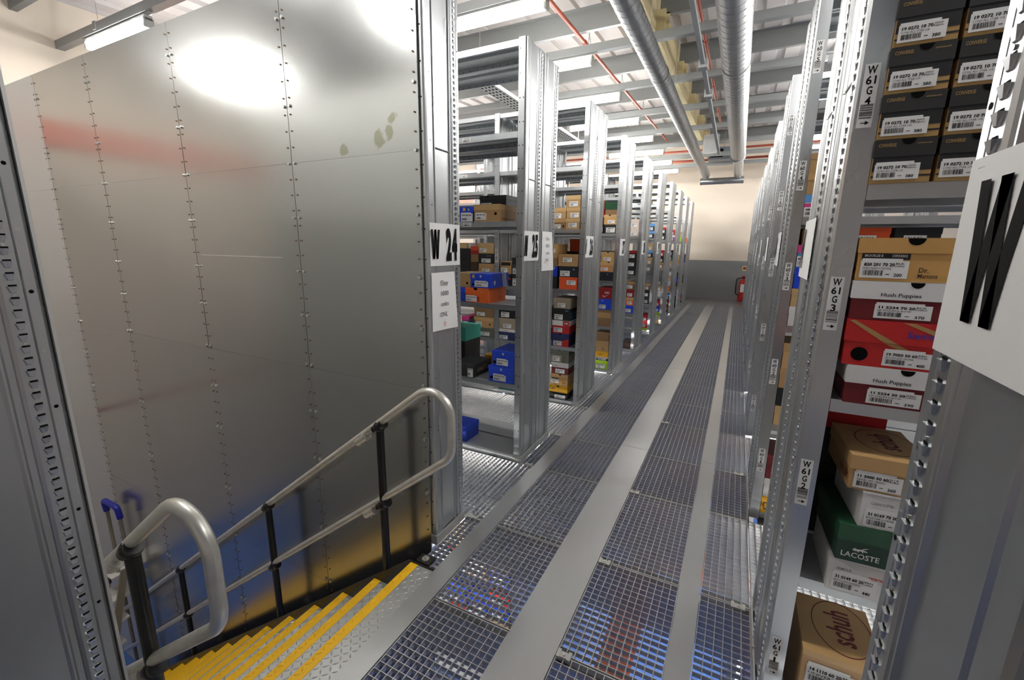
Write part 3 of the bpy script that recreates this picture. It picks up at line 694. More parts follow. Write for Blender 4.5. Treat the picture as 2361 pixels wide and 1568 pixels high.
# ================================================================== SHOE BOXES
KRAFT = card('kraft', (186, 148, 98)); KRAFTL = card('kraft lid', (200, 162, 108)); KRAFTD = card('brown kraft', (140, 108, 72)); TANB = card('tan', (204, 170, 118)); GTAN = card('grey tan', (160, 146, 124))
BLK = card('black', (30, 30, 32)); BLKL = card('charcoal', (42, 42, 42)); NAVY = card('navy', (36, 44, 92)); DNAVY = card('dark navy', (34, 38, 46)); BLUE = card('bright blue', (26, 72, 214)); BLUED = card('blue', (20, 58, 180)); ORANGE = card('orange', (240, 110, 42)); ORED = card('orange red', (222, 84, 36))
CRED = card('red', (196, 34, 34)); DRED = card('dark red', (150, 28, 30)); MAROON = card('maroon', (110, 20, 26)); WHITE = card('white', (230, 229, 227)); PURPLE = card('purple', (150, 62, 140)); TEAL = card('teal', (62, 172, 150)); DTEAL = card('dark teal', (50, 120, 118)); LIME = card('lime', (170, 214, 30)); CYEL = card('yellow', (240, 178, 24)); GGREY = card('grey green', (98, 102, 90)); CGREY = card('mid grey', (128, 128, 126)); GREEN = card('green', (26, 78, 48)); DGREEN = card('dark green', (20, 58, 38)); PALEB = card('pale blue', (98, 160, 222)); PINKW = card('pinkish white', (216, 200, 188)); GOLD = card('gold', (176, 142, 88)); BROWN = card('chocolate', (74, 50, 38)); HOTPINK = card('hot pink', (226, 60, 140))
WOODY = card('striped kraft', (204, 158, 92), 0.55, 0.12)
LM = {}
def label_mesh(wd, ht, lines, seed, notch=True):
    b = MB(); b.box(0, -0.0009, 0, wd, 0, ht, LABEL)
    if notch: b.box(wd * 0.02, -0.0007, ht, wd * 0.86, 0, ht * 1.13, LABEL)
    return b.mesh('label')
def print_mesh(wd, ht, lines, seed, fine=True):
    key = (round(wd, 3), round(ht, 3), lines, seed % 4, fine)
    if key in LM: return LM[key]
    b = MB(); y = -0.0013
    if fine and lines:
        put_text(b, lines[0], wd * 0.07, ht * 0.70, ht * 0.17, INK, wd * (0.64 if len(lines) > 1 else 0.84), 0.035, y, 2)
        if len(lines) > 1: put_text(b, lines[1], wd * 0.05, ht * 0.50, ht * 0.12, INK, wd * 0.6, 0.0, y, 1)
        if len(lines) > 2: put_text(b, lines[2], wd * 0.72, ht * 0.10, ht * 0.18, INK, wd * 0.17, 0.02, y, 2)
        if len(lines) > 3: put_text(b, lines[3], wd * 0.73, ht * 0.80, ht * 0.10, INK, wd * 0.18, 0.01, y, 1); put_text(b, lines[4], wd * 0.72, ht * 0.67, ht * 0.10, INK, wd * 0.2, 0.01, y, 1)
        barcode(b, wd * 0.07, ht * 0.14, wd * 0.42, ht * 0.31, INK, seed, y, 22)
        b.add([(wd * .55, y, ht * .2), (wd * .63, y, ht * .2), (wd * .63, y, ht * .24), (wd * .55, y, ht * .24)], [(0, 1, 2, 3)], INK)
    else:
        r = random.Random(seed % 4); x = wd * 0.08
        while x < wd * 0.8:
            q = wd * r.choice((0.03, 0.05)); b.add([(x, y, ht * .62), (x + q, y, ht * .62), (x + q, y, ht * .84), (x, y, ht * .84)], [(0, 1, 2, 3)], INK); x += q + wd * r.choice((0.02, 0.02, 0.06))
        barcode(b, wd * 0.08, ht * 0.14, wd * 0.42, ht * 0.36, INK, seed % 4, y, 12)
    LM[key] = b.mesh('print'); return LM[key]
def trefoil(b, x, z, s, mt, y):
    for ang, ln in ((PI / 2, 1.0), (PI / 2 + 0.75, 0.86), (PI / 2 - 0.75, 0.86)):
        c, sn = math.cos(ang), math.sin(ang); pts = [(0.06, 0), (0.35, 0.20), (0.62, 0.19), (0.98, 0), (0.62, -0.19), (0.35, -0.20)]
        b.add([(x + s * ln * (u * c - v * sn), y, z + s * ln * (u * sn + v * c)) for u, v in pts], [tuple(range(6))], mt)
    for i in range(3): b.add([(x - s * 0.36, y, z - s * (0.10 + 0.14 * i)), (x + s * 0.36, y, z - s * (0.10 + 0.14 * i)), (x + s * 0.36, y, z - s * (0.02 + 0.14 * i)), (x - s * 0.36, y, z - s * (0.02 + 0.14 * i))], [(0, 1, 2, 3)], mt)
def swoosh(b, x, z, s, mt, y):
    pts = [(0, 0.28), (0.06, 0.06), (0.22, 0.02), (1.0, 0.42), (0.30, 0.18), (0.14, 0.18), (0.06, 0.40)]
    b.add([(x + s * u, y, z + s * v) for u, v in pts], [(0, 1, 5, 6), (1, 2, 4, 5), (2, 3, 4)], mt)
NB = [0]
def shoebox(label, x0, x1, y, z, h, body, lid=None, lf=0.34, dep=0.275, rz=0.0, lab=None, lines=None, fine=False, deco=(), group=None, name='shoe_box', side=1, lidout=0.0022):
    """front faces -y (side=1); x0..x1 width; deco items drawn on the front or +x side"""
    NB[0] += 1
    w_ = x1 - x0; t = thing(name, label, 'box', (x0, y, z), rz, group); lid = lid or body; hl = h * (1 - lf)
    b = MB(); e = 0.0015; b.box(0, 0, 0, w_, dep, hl + 0.002, body); ob('body', b, t)
    b = MB(); b.box(-lidout, -lidout, hl, w_ + lidout, dep + lidout, h - 0.0006, lid); ob('lid', b, t)
    fy = -0.0008
    if lab:
        lx, lz, lw, lh = lab; m1 = label_mesh(lw * w_, lh * h, lines, NB[0], fine)
        o = ob('label', m1, t, (lx * w_, fy, lz * h), (0, 0, 0)); ob('print', print_mesh(lw * w_, lh * h, lines, NB[0], fine), o)
    for d in deco:
        k = d[0]; b = MB()
        if k == 'hole': b.disc((d[1] * w_, -0.0004, d[2] * h), (0, -1, 0), d[3] * h, HOLE, 16); ob('finger_hole', b, t)
        elif k == 'notch':
            r = d[2] * h; cx = d[1] * w_; n = 12; yy = -lidout - 0.0006
            b.add([(cx + r * math.cos(PI + PI * i / n), yy, h - 0.0012 + r * math.sin(PI + PI * i / n)) for i in range(n + 1)], [tuple(range(n + 1))], HOLE); ob('thumb_notch', b, t)
        elif k == 'text':
            _, tx, fx_, fz_, fh, fw, mt = d[:7]; put_text(b, tx, fx_ * w_, fz_ * h, fh * h, mt, fw * w_, 0.012, -lidout - 0.0008 if fz_ > 1 - lf else -0.0010, 2); ob('lettering', b, t)
        elif k == 'rect':
            _, ax, az, bx_, bz, mt = d; yy = -lidout - 0.0005 if az > 1 - lf - 0.02 else -0.0006; b.add([(ax * w_, yy, az * h), (bx_ * w_, yy, az * h), (bx_ * w_, yy, bz * h), (ax * w_, yy, bz * h)], [(0, 1, 2, 3)], mt); ob('printed_panel', b, t)
        elif k == 'poly':
            _, pts, mt, on = d; yy = -lidout - 0.0006 if on == 'lid' else -0.0007; b.add([(u * w_, yy, v * h) for u, v in pts], [tuple(range(len(pts)))], mt); ob('printed_panel', b, t)
        elif k == 'trefoil': trefoil(b, d[1] * w_, d[2] * h, d[3] * h, WHITE, -lidout - 0.0008 if d[2] > 1 - lf - 0.05 else -0.001); ob('logo', b, t)
        elif k == 'swoosh': swoosh(b, d[1] * w_, d[2] * h, d[3] * h, d[4], -lidout - 0.0008 if d[2] > 1 - lf else -0.001); ob('logo', b, t)
        elif k == 'stripes':
            for i in range(3):
                for z0, z1, xx in ((0.0, hl, w_ + 0.0006), (hl, h, w_ + lidout + 0.0006)):
                    sft = lambda zz: 0.03 * (1 - zz / h); yb = dep * 0.60 + i * 0.024
                    b.add([(xx, yb + sft(z0), z0), (xx, yb + 0.014 + sft(z0), z0), (xx, yb + 0.014 + sft(z1), z1), (xx, yb + sft(z1), z1)], [(0, 1, 2, 3)], WHITE)
            ob('side_stripes', b, t)
            b = MB(); trefoil(b, 0, 0, 0.028, WHITE, 0); ob('logo', b, t, (w_ + 0.001, 0.055, h * 0.30), (0, 0, PI / 2))
        elif k == 'sidetext':
            _, tx, fy_, fz_, fh, ln_, mt = d; put_text(b, tx, 0, 0, fh * h, mt, ln_, 0.01, 0, 2); ob('lettering', b, t, (w_ + 0.0008, fy_, fz_ * h), (0, 0, PI / 2))
        elif k == 'leftside':   # lettering on the -x side, read from the left
            _, tx, fy_, fz_, fh, ln_, mt = d; put_text(b, tx, 0, 0, fh * h, mt, ln_, 0.01, 0, 2); ob('lettering', b, t, (-0.0008, fy_ + ln_, fz_ * h), (0, 0, -PI / 2))
        elif k == 'croc':
            s = d[3] * w_; X, Z = d[1] * w_, d[2] * h; yy = -0.001
            for pts in ([(0, .12), (.10, .22), (.45, .30), (.78, .26), (1.0, .20), (.98, .14), (.70, .14), (.40, .12), (.12, .06)], [(.55, .30), (.75, .44), (1.0, .50), (.98, .44), (.78, .36), (.66, .28)], [(.30, .12), (.36, .0), (.42, .0), (.40, .12)], [(.62, .14), (.66, .02), (.72, .02), (.70, .14)], [(0, .12), (.08, .24), (.22, .30), (.20, .36), (.04, .28), (-.04, .14)]):
                b.add([(X + s * u, yy, Z + s * v) for u, v in pts], [tuple(range(len(pts)))], WHITE)
            ob('logo', b, t)
        elif k == 'oval_top':
            _, cx, cy, rx, ry_, mt = d; n = 40; vs = []
            for rr in (1.0, 0.965): vs += [(w_ * cx + rx * rr * math.cos(2 * PI * i / n), dep * cy + ry_ * rr * math.sin(2 * PI * i / n), h) for i in range(n)]
            b.add(vs, [(i, (i + 1) % n, n + (i + 1) % n, n + i) for i in range(n)], mt)
            vs2, fs2, wd = glyphs('schuh', 0.02, 2); kk = ry_ * 1.25 / wd
            b.add([(w_ * cx + (-(v[1] - 0.28)) * kk * 1.5, dep * cy - ry_ * 0.62 + v[0] * kk, h) for v in vs2], fs2, mt); ob('printed_logo', b, t)
    return t
LVN = ('bottom', 'second', 'third', 'fourth', 'fifth')
PN = ('lowest', 'second up', 'third up', 'fourth up', 'fifth up', 'sixth up')
def stack(where, x0, y, z, items, wdef=0.19, xr=None):
    """items bottom to top: (look, width, height, body, lid, kwargs)"""
    for i, (look, wd, h, body, lid, kw) in enumerate(items):
        kw = dict(kw); dx = kw.pop('dx', 0); xa = (xr - wd if xr is not None else x0) + dx
        pos = 'alone' if len(items) == 1 else PN[i]
        shoebox('%s, %s%s' % (look, '' if pos == 'alone' else pos + ' in ' if 'pile' in where else pos + ' ', where), xa, xa + wd, y + kw.pop('dy', 0.0), z, h, body, lid, **kw); z += h + 0.0005
LB = dict(lab=(0.12, 0.14, 0.42, 0.36)); LBR = dict(lab=(0.35, 0.2, 0.45, 0.38)); LBC = dict(lab=(0.28, 0.16, 0.44, 0.36)); NO = {}
def L_(**k): return k
C25, C26 = 'on first left rack', 'on rack 26'
Y25, Y26, Y27, Y28 = [yk(k) + 0.006 for k in (25, 26, 27, 28)]
T1 = ('1000 378 936',)
# ---- rack 25, front half ------------------------------------------------
shoebox('blue shoe box with white code label beside the large kraft box, first left rack', -1.955, -1.760, Y25, LEV[3], 0.108, BLUED, BLUE, lab=(0.45, 0.03, 0.52, 0.52), lines=('1000 380 960',), fine=True, deco=(('trefoil', 0.8, 0.77, 0.14), ('rect', 0.55, 0.72, 0.66, 0.92, CYEL)))
shoebox('large kraft shoe box with hand hole on fourth shelf up, first left rack', -1.752, -1.545, Y25, LEV[3], 0.121, KRAFT, KRAFTL, lab=(0.05, 0.1, 0.44, 0.38), lines=('1000 381 460',), fine=True, deco=(('hole', 0.86, 0.45, 0.085), ('sidetext', 'www.schuh.co.uk', 0.04, 0.12, 0.16, 0.2, MAROON)))
shoebox('black low shoe box behind the large kraft box, first left rack', -1.88, -1.645, yk(25) + 0.30, LEV[3] + 0.115, 0.10, BLK, BLKL, dep=0.26, lab=(0.05, 0.05, 0.4, 0.4), deco=(('notch', 0.3, 0.12),))
shoebox('kraft shoe box hidden under the black low box, first left rack', -1.90, -1.66, yk(25) + 0.30, LEV[3], 0.114, KRAFT, KRAFTL, dep=0.26)
shoebox('orange shoe box with white tick and thumb notch, first left rack', -1.832, -1.634, Y25, LEV[2], 0.112, ORANGE, ORANGE, lf=0.42, lab=(0.0, 0.07, 0.5, 0.36), lines=('1000 378 341',), fine=True, deco=(('notch', 0.45, 0.16), ('swoosh', 0.68, 0.72, 0.16, WHITE), ('rect', 0.51, 0.07, 0.60, 0.42, CRED), ('sidetext', 'nike.com/shoebox', 0.10, 0.25, 0.10, 0.13, ORED)))
shoebox('blue three striped shoe box standing on the orange box, first left rack', -1.786, -1.610, Y25, LEV[2] + 0.1125, 0.106, BLUE, BLUE, lf=0.36, lab=(0.2, 0.08, 0.66, 0.38), lines=T1, fine=True, deco=(('trefoil', 0.5, 0.78, 0.14), ('stripes',), ('rect', 0.09, 0.68, 0.20, 0.92, CYEL), ('hole', 0.12, 0.24, 0.09)))
shoebox('plain kraft shoe box left of the striped blue box, first left rack', -1.965, -1.790, Y25, LEV[2] + 0.1125, 0.104, KRAFT, KRAFT, lf=0.05, deco=(('hole', 0.84, 0.3, 0.09),))
shoebox('blue shoe box left of the orange box, first left rack', -2.03, -1.838, Y25, LEV[2], 0.112, BLUED, BLUE)
shoebox('black shoe box with gold lines, front one on second shelf, first left rack', -1.965, -1.762, Y25 - 0.004, LEV[1], 0.105, BLK, BLKL, lf=0.3, dep=0.265, lab=(0.72, 0.05, 0.24, 0.72), lines=('1000 361 742',), fine=True, deco=(('sidetext', 'ARMISTICE', 0.05, 0.3, 0.34, 0.19, GOLD), ('leftside', '', 0, 0, 0.1, 0.1, GOLD)))
shoebox('black box under the teal box at left on first left rack', -2.24, -2.035, yk(25) + 0.30, LEV[1], 0.21, BLK, BLK, dep=0.25)
shoebox('teal shoe box at left, behind the black gold lined box, first left rack', -2.24, -2.025, yk(25) + 0.295, LEV[1] + 0.2105, 0.12, TEAL, TEAL, dep=0.25)
shoebox('lower of two bright blue shoe boxes on second shelf, first left rack', -1.626, -1.408, Y25 - 0.004, LEV[1], 0.125, BLUE, BLUE, lf=0.34, lab=(0.18, 0.09, 0.5, 0.38), lines=('1000 375 977',), fine=True, deco=(('trefoil', 0.5, 0.79, 0.14), ('hole', 0.11, 0.26, 0.1)))
shoebox('upper of two bright blue shoe boxes on second shelf, first left rack', -1.594, -1.408, Y25 - 0.004, LEV[1] + 0.1255, 0.122, BLUE, BLUE, lf=0.34, lab=(0.2, 0.09, 0.52, 0.38), lines=('1000 375 160',), fine=True, deco=(('trefoil', 0.5, 0.79, 0.14), ('hole', 0.11, 0.26, 0.1)))
shoebox('yellow flat shoe box behind the black gold lined box, first left rack', -1.84, -1.645, yk(25) + 0.31, LEV[1], 0.115, CYEL, CYEL, dep=0.24)
shoebox('blue shoe box lying at left on bottom shelf, first left rack', -2.10, -1.862, Y25 + 0.03, LEV[0], 0.13, BLUED, BLUE, dep=0.2)
# ---- rack 26 seen through rack 25 (second bay and around its post) -------
def K(c=KRAFT, l=KRAFTL): return (c, l)
stack("left of post, second left rack, third shelf", None, Y26, LEV[2], [
    ('kraft box with dark print', 0.205, 0.118, KRAFTD, KRAFTD, LBC), ('kraft box with white label', 0.205, 0.112, KRAFT, KRAFT, LBC),
    ('black box with silver print', 0.19, 0.108, BLK, BLK, dict(lab=(0.18, 0.1, 0.6, 0.4), deco=(('rect', 0.5, 0.74, 0.85, 0.79, CGREY),))), ('tan box with small logo', 0.202, 0.112, TANB, TANB, LB)], xr=-2.366)
stack("middle pile, second left rack, third shelf", None, Y26, LEV[2], [
    ('dark brown box', 0.1, 0.245, BROWN, BROWN, NO), ('brown box with red lid', 0.1, 0.125, KRAFTD, DRED, NO), ('orange flat box', 0.1, 0.045, ORED, ORED, dict(lf=0.2))], xr=-2.562)
stack("far left pile, second left rack, third shelf", None, Y26, LEV[2], [
    ('kraft box', 0.19, 0.12, KRAFTD, KRAFT, LBR), ('black box', 0.19, 0.135, BLK, BLK, NO), ('black flat box', 0.19, 0.135, BLK, BLK, NO), ('tan box', 0.13, 0.06, TANB, TANB, dict(dx=-0.04))], xr=-2.67)
shoebox('small white box end beside the tan box through rack 25', -2.699, -2.668, Y26 + 0.01, LEV[2] + 0.3915, 0.055, WHITE, WHITE)
stack("right of post, second left rack, third shelf", None, Y26, LEV[2], [
    ('black box with red panel', 0.14, 0.128, BLK, BLK, dict(lab=(0.0, 0.1, 0.28, 0.5), deco=(('rect', 0.3, 0.55, 0.95, 0.95, CRED),))), ('kraft box with black lid panel', 0.132, 0.13, KRAFT, KRAFT, dict(lab=(0.02, 0.08, 0.62, 0.4), deco=(('rect', 0.06, 0.68, 0.92, 0.95, BLK),)))], xr=-2.152)
stack("beside first rack's post, second left rack, third shelf", None, Y26, LEV[2], [
    ('white labelled black box', 0.09, 0.128, BLK, BLK, dict(lab=(0.1, 0.05, 0.75, 0.7))), ('white labelled dark box', 0.09, 0.10, BLKL, BLKL, dict(lab=(0.1, 0.05, 0.75, 0.7))), ('small black box', 0.09, 0.075, BLK, BLK, NO)], xr=-2.055)
stack("left of post, second left rack, second shelf", None, Y26, LEV[1], [
    ('dark grey green box', 0.27, 0.112, GGREY, GGREY, LBR), ('kraft box with hand hole', 0.26, 0.118, KRAFT, KRAFTL, dict(lab=(0.04, 0.12, 0.36, 0.42), deco=(('hole', 0.8, 0.35, 0.08),))), ('brown kraft box', 0.25, 0.112, KRAFTD, KRAFTD, LB)], xr=-2.366)
stack("far left pile, second left rack, second shelf", None, Y26, LEV[1], [
    ('purple box', 0.1, 0.105, PURPLE, PURPLE, dict(lab=(0.3, 0.1, 0.6, 0.4))), ('purple box with pink lid', 0.1, 0.115, PURPLE, HOTPINK, dict(lab=(0.2, 0.1, 0.6, 0.4)))], xr=-2.69)
stack("upright between purple and kraft piles, second left rack", None, Y26, LEV[1], [('grey box', 0.075, 0.2, CGREY, BLKL, NO)], xr=-2.612)
stack("right of post, second left rack, second shelf", None, Y26, LEV[1], [
    ('navy box with white label', 0.205, 0.09, NAVY, NAVY, dict(lab=(0.03, 0.08, 0.5, 0.5))), ('grey tan box with red print', 0.205, 0.155, GTAN, GTAN, dict(lf=0.3, lab=(0.26, 0.3, 0.48, 0.3), deco=(('rect', 0.0, 0.0, 1.0, 0.2, WHITE), ('text', 'Firetrap', 0.22, 0.06, 0.09, 0.34, CRED)))), ('black box with white label', 0.2, 0.1, BLK, BLK, dict(lab=(0.1, 0.1, 0.5, 0.6)))], xr=-2.092)
stack("left of post, second left rack, bottom shelf", None, Y26, LEV[0], [('white box with grey stripes', 0.28, 0.10, WHITE, CGREY, dict(lab=(0.04, 0.15, 0.25, 0.5)))], xr=-2.366)
stack("right of post, second left rack, bottom shelf", None, Y26, LEV[0], [('teal box', 0.21, 0.10, DTEAL, DTEAL, dict(lab=(0.2, 0.4, 0.5, 0.5)))], xr=-2.085)
# ---- rack 26, aisle end ---------------------------------------------------
stack("aisle end pile, second left rack, fourth shelf", None, Y26, LEV[3], [
    ('tan box', 0.142, 0.102, KRAFT, TANB, dict(lab=(0.2, 0.16, 0.6, 0.42))), ('tan box', 0.136, 0.102, KRAFT, KRAFTL, dict(lab=(0.28, 0.08, 0.62, 0.42))), ('tan box', 0.142, 0.112, KRAFT, TANB, dict(lab=(0.2, 0.08, 0.62, 0.42)))], xr=-1.414)
stack("shorter inner pile, second left rack, fourth shelf", None, Y26, LEV[3], [
    ('kraft box with hand hole', 0.125, 0.098, KRAFTD, KRAFT, dict(lab=(0.1, 0.06, 0.5, 0.42), deco=(('hole', 0.82, 0.3, 0.09),))), ('kraft box', 0.122, 0.108, KRAFT, KRAFTL, dict(lab=(0.1, 0.06, 0.5, 0.42)))], xr=-1.558)
stack('aisle end pile, second left rack, third shelf', None, Y26, LEV[2], [
    ('orange red box with black tick', 0.19, 0.124, ORED, ORED, dict(lf=0.22, lab=(0.42, 0.38, 0.5, 0.36), deco=(('swoosh', 0.34, 0.3, 0.3, BLK),))), ('navy box with round logo', 0.194, 0.106, DNAVY, DNAVY, dict(lab=(0.06, 0.08, 0.52, 0.5), deco=(('hole', 0.78, 0.72, 0.001), ('text', 'o', 0.75, 0.68, 0.14, 0.09, WHITE)))),
    ('kraft box', 0.208, 0.118, KRAFT, KRAFT, dict(lf=0.2, lab=(0.24, 0.36, 0.46, 0.36)))], xr=-1.414)
stack("inner pile, second left rack, third shelf", None, Y26, LEV[2], [
    ('black box', 0.14, 0.125, BLK, BLK, NO), ('blue box with white emblem', 0.14, 0.10, BLUED, BLUED, dict(deco=(('trefoil', 0.8, 0.8, 0.14),))), ('kraft box', 0.12, 0.13, KRAFTD, KRAFT, NO), ('pale kraft box', 0.12, 0.09, KRAFTL, KRAFTL, dict(lab=(0.3, 0.1, 0.5, 0.4)))], xr=-1.632)
stack('aisle end pile, second left rack, second shelf', None, Y26, LEV[1], [
    ('navy and red box', 0.188, 0.138, NAVY, NAVY, dict(lab=(0.1, 0.06, 0.5, 0.36), deco=(('notch', 0.5, 0.09), ('poly', [(0.1, 0.0), (1, 0.0), (1, 0.62), (0.55, 0.4)], CRED, 'body')))), ('red box with silver wedge', 0.186, 0.136, CRED, WHITE, dict(lf=0.40, lab=(0.1, 0.1, 0.5, 0.34), deco=(('poly', [(0.62, 0.62), (1, 0.58), (1, 0.98), (0.62, 0.98)], CRED, 'lid'), ('text', 'NB', 0.7, 0.72, 0.16, 0.22, WHITE)))),
    ('black box with patterned side', 0.185, 0.124, BLK, BLK, dict(lab=(0.1, 0.06, 0.5, 0.44), deco=(('sidetext', 'XXXXX', 0.01, 0.1, 0.7, 0.26, PALEB), ('text', 'WMNS', 0.72, 0.78, 0.1, 0.2, PALEB)))), ('grey tan box', 0.176, 0.108, GTAN, GTAN, dict(lab=(0.24, 0.12, 0.46, 0.4)))], xr=-1.478)
stack('aisle end pile, second left rack, bottom shelf', None, Y26, LEV[0], [
    ('black box with large white label', 0.2, 0.075, BLK, BLK, dict(lab=(0.3, 0.1, 0.6, 0.55))), ('yellow box', 0.205, 0.075, CYEL, CYEL, dict(lf=0.8, deco=(('notch', 0.5, 0.2), ('text', 'CAT', 0.05, 0.3, 0.4, 0.3, BLK)))),
    ('kraft box with black stamp', 0.19, 0.128, WOODY, KRAFT, dict(lab=(0.05, 0.2, 0.42, 0.34), deco=(('notch', 0.55, 0.1), ('rect', 0.05, 0.55, 0.47, 0.66, BLK), ('text', 'Dr.', 0.7, 0.2, 0.2, 0.24, BROWN)))),
    ('maroon box with white lid', 0.186, 0.126, MAROON, WHITE, dict(lf=0.42, lab=(0.25, 0.08, 0.55, 0.36), deco=(('text', 'Hush Puppies', 0.05, 0.7, 0.07, 0.3, BLK),))), ('grey green box', 0.194, 0.142, GTAN, GGREY, dict(lf=0.45, lab=(0.1, 0.08, 0.4, 0.36), deco=(('notch', 0.45, 0.1), ('rect', 0.62, 0.0, 1.0, 0.54, GGREY)))) ], xr=-1.472)
# ---- rack 27 aisle end ----------------------------------------------------
stack('aisle end pile, third left rack, fourth shelf', None, Y27, LEV[3], [
    ('black and kraft box', 0.15, 0.11, BLK, BLK, dict(lab=(0.15, 0.1, 0.75, 0.6))), ('kraft box with notch', 0.16, 0.118, WOODY, KRAFTL, dict(lab=(0.3, 0.1, 0.55, 0.34), deco=(('notch', 0.45, 0.12),))), ('kraft and green box', 0.15, 0.15, KRAFTD, GREEN, dict(lf=0.6))], xr=-1.402)
stack("inner pile, third left rack, fourth shelf", None, Y27, LEV[3], [('black box', 0.1, 0.2, BLK, BLK, dict(lab=(0.3, 0.1, 0.6, 0.3))), ('red box', 0.1, 0.1, CRED, CRED, NO), ('brown kraft box with red ring', 0.1, 0.1, KRAFTD, KRAFTD, NO)], xr=-1.566)
stack('aisle end pile, third left rack, third shelf', None, Y27, LEV[2], [
    ('dark navy box with round logo', 0.168, 0.112, DNAVY, DNAVY, dict(deco=(('text', 'o', 0.5, 0.68, 0.14, 0.1, WHITE),))), ('kraft box with orange label', 0.174, 0.128, KRAFT, KRAFTL, dict(lab=(0.04, 0.14, 0.55, 0.32), deco=(('notch', 0.6, 0.1), ('rect', 0.0, 0.06, 0.64, 0.54, ORANGE)))), ('kraft box with thumb notch', 0.168, 0.125, WOODY, KRAFTL, dict(lab=(0.2, 0.1, 0.55, 0.36), deco=(('notch', 0.5, 0.11),)))], xr=-1.404)
stack('aisle end pile, third left rack, second shelf', None, Y27, LEV[1], [
    ('brown kraft box', 0.168, 0.114, KRAFTD, KRAFTD, NO), ('kraft box', 0.168, 0.108, KRAFT, KRAFTD, NO), ('blue box with white emblems', 0.168, 0.142, BLUE, BLUE, dict(lab=(0.05, 0.1, 0.5, 0.36), deco=(('trefoil', 0.3, 0.8, 0.1), ('stripes',)))), ('red box with white tick', 0.174, 0.146, DRED, DRED, dict(lf=0.2, deco=(('text', 'NIKE', 0.45, 0.45, 0.2, 0.35, WHITE), ('swoosh', 0.3, 0.14, 0.55, WHITE))))], xr=-1.404)
stack('aisle end pile, third left rack, bottom shelf', None, Y27, LEV[0], [
    ('lime green box', 0.165, 0.12, LIME, LIME, dict(lab=(0.1, 0.1, 0.7, 0.5))), ('black and white box', 0.15, 0.045, BLK, WHITE, dict(lab=(0.1, 0.1, 0.75, 0.7))), ('yellow box', 0.178, 0.078, CYEL, CYEL, dict(deco=(('text', 'CAT', 0.3, 0.3, 0.3, 0.3, BLK),))), ('kraft box with stamp', 0.17, 0.142, KRAFT, KRAFT, dict(deco=(('text', 'Dr.', 0.5, 0.15, 0.2, 0.3, BROWN),))), ('brown kraft box', 0.17, 0.12, KRAFTD, KRAFTD, NO)], xr=-1.412)
# ---- racks 28 to 33, aisle end stacks --------------------------------------
W_ = dict(lab=(0.15, 0.12, 0.6, 0.42))
FAR = {
 28: {3: [('pinkish white box', PINKW, PINKW), ('pinkish white box', PINKW, PINKW)], 2: [('black box with red tag', BLK, BLK), ('black box', BLK, BLK), ('black box with red lid', BLK, DRED)], 1: [('bright blue box', BLUE, BLUE), ('orange box with tan lid', ORANGE, TANB), ('red box with round badge', DRED, DRED), ('kraft box', KRAFTD, KRAFT)], 0: [('brown box', BROWN, BROWN)]},
 29: {3: [('navy box with blue lid', DNAVY, PALEB), ('navy box with blue lid', DNAVY, PALEB)], 2: [('pale grey box', CGREY, CGREY), ('kraft box', KRAFT, KRAFTL), ('black box with blue edge', BLK, PALEB), ('tan box', TANB, TANB)], 1: [('black box', BLK, BLK), ('black box', BLK, BLKL), ('tan tall box', KRAFTD, TANB)], 0: [('white and lime box', WHITE, LIME), ('red box with white corner', CRED, CRED), ('red box', CRED, CRED)]},
 30: {3: [('black box', BLK, BLK), ('black box with red lid', BLK, CRED)], 2: [('kraft box', KRAFTD, KRAFT), ('black box', BLK, BLK), ('bright red box', CRED, CRED)], 1: [('white box', WHITE, WHITE), ('kraft box', KRAFT, KRAFT), ('dark green box', GGREY, GGREY)], 0: [('yellow and white box', CYEL, WHITE), ('lime box', LIME, LIME), ('blue box', BLUE, BLUE), ('red box', CRED, CRED)]},
 31: {3: [('purple and white box', PURPLE, WHITE), ('dark red box', DRED, CRED)], 2: [('kraft box', KRAFT, KRAFT), ('dark green box', GREEN, DGREEN), ('black box', BLK, BLK)], 1: [('orange box', ORANGE, ORANGE), ('white box', WHITE, WHITE), ('kraft box', KRAFT, KRAFT), ('pale box', WHITE, CGREY)], 0: [('grey box', GGREY, GGREY), ('dark red box', DRED, DRED), ('maroon box', MAROON, MAROON), ('pale blue lidded box', BLK, PALEB)]},
 32: {3: [('lime box', LIME, LIME), ('kraft box', KRAFT, KRAFT)], 2: [('kraft box', KRAFT, KRAFT), ('tan box', TANB, TANB)], 1: [('brown box', BROWN, BROWN), ('blue box', BLUE, BLUE), ('black box', BLK, BLK)], 0: [('black box', BLK, BLK), ('navy box', NAVY, NAVY), ('pale blue lidded box', BLK, PALEB)]},
 33: {3: [('orange box', ORANGE, ORANGE)], 2: [('navy box', NAVY, NAVY), ('black box', BLK, BLK)], 1: [('brown box', BROWN, BROWN), ('black box', BLK, BLK)], 0: [('orange and black box', BLK, ORANGE), ('dark red box', DRED, DRED)]},
}
rf = random.Random(5)
for k, d in FAR.items():
    for lv, its in d.items():
        stack('aisle end pile, %s left rack, %s shelf' % (RO[k - 25], LVN[lv]), None, yk(k) + 0.006, LEV[lv], [(lk, 0.125 + rf.uniform(-0.01, 0.015), 0.125, bd, ld, dict(W_, dep=0.25) if bd not in (BROWN,) else dict(dep=0.25)) for lk, bd, ld in its], xr=-1.405)
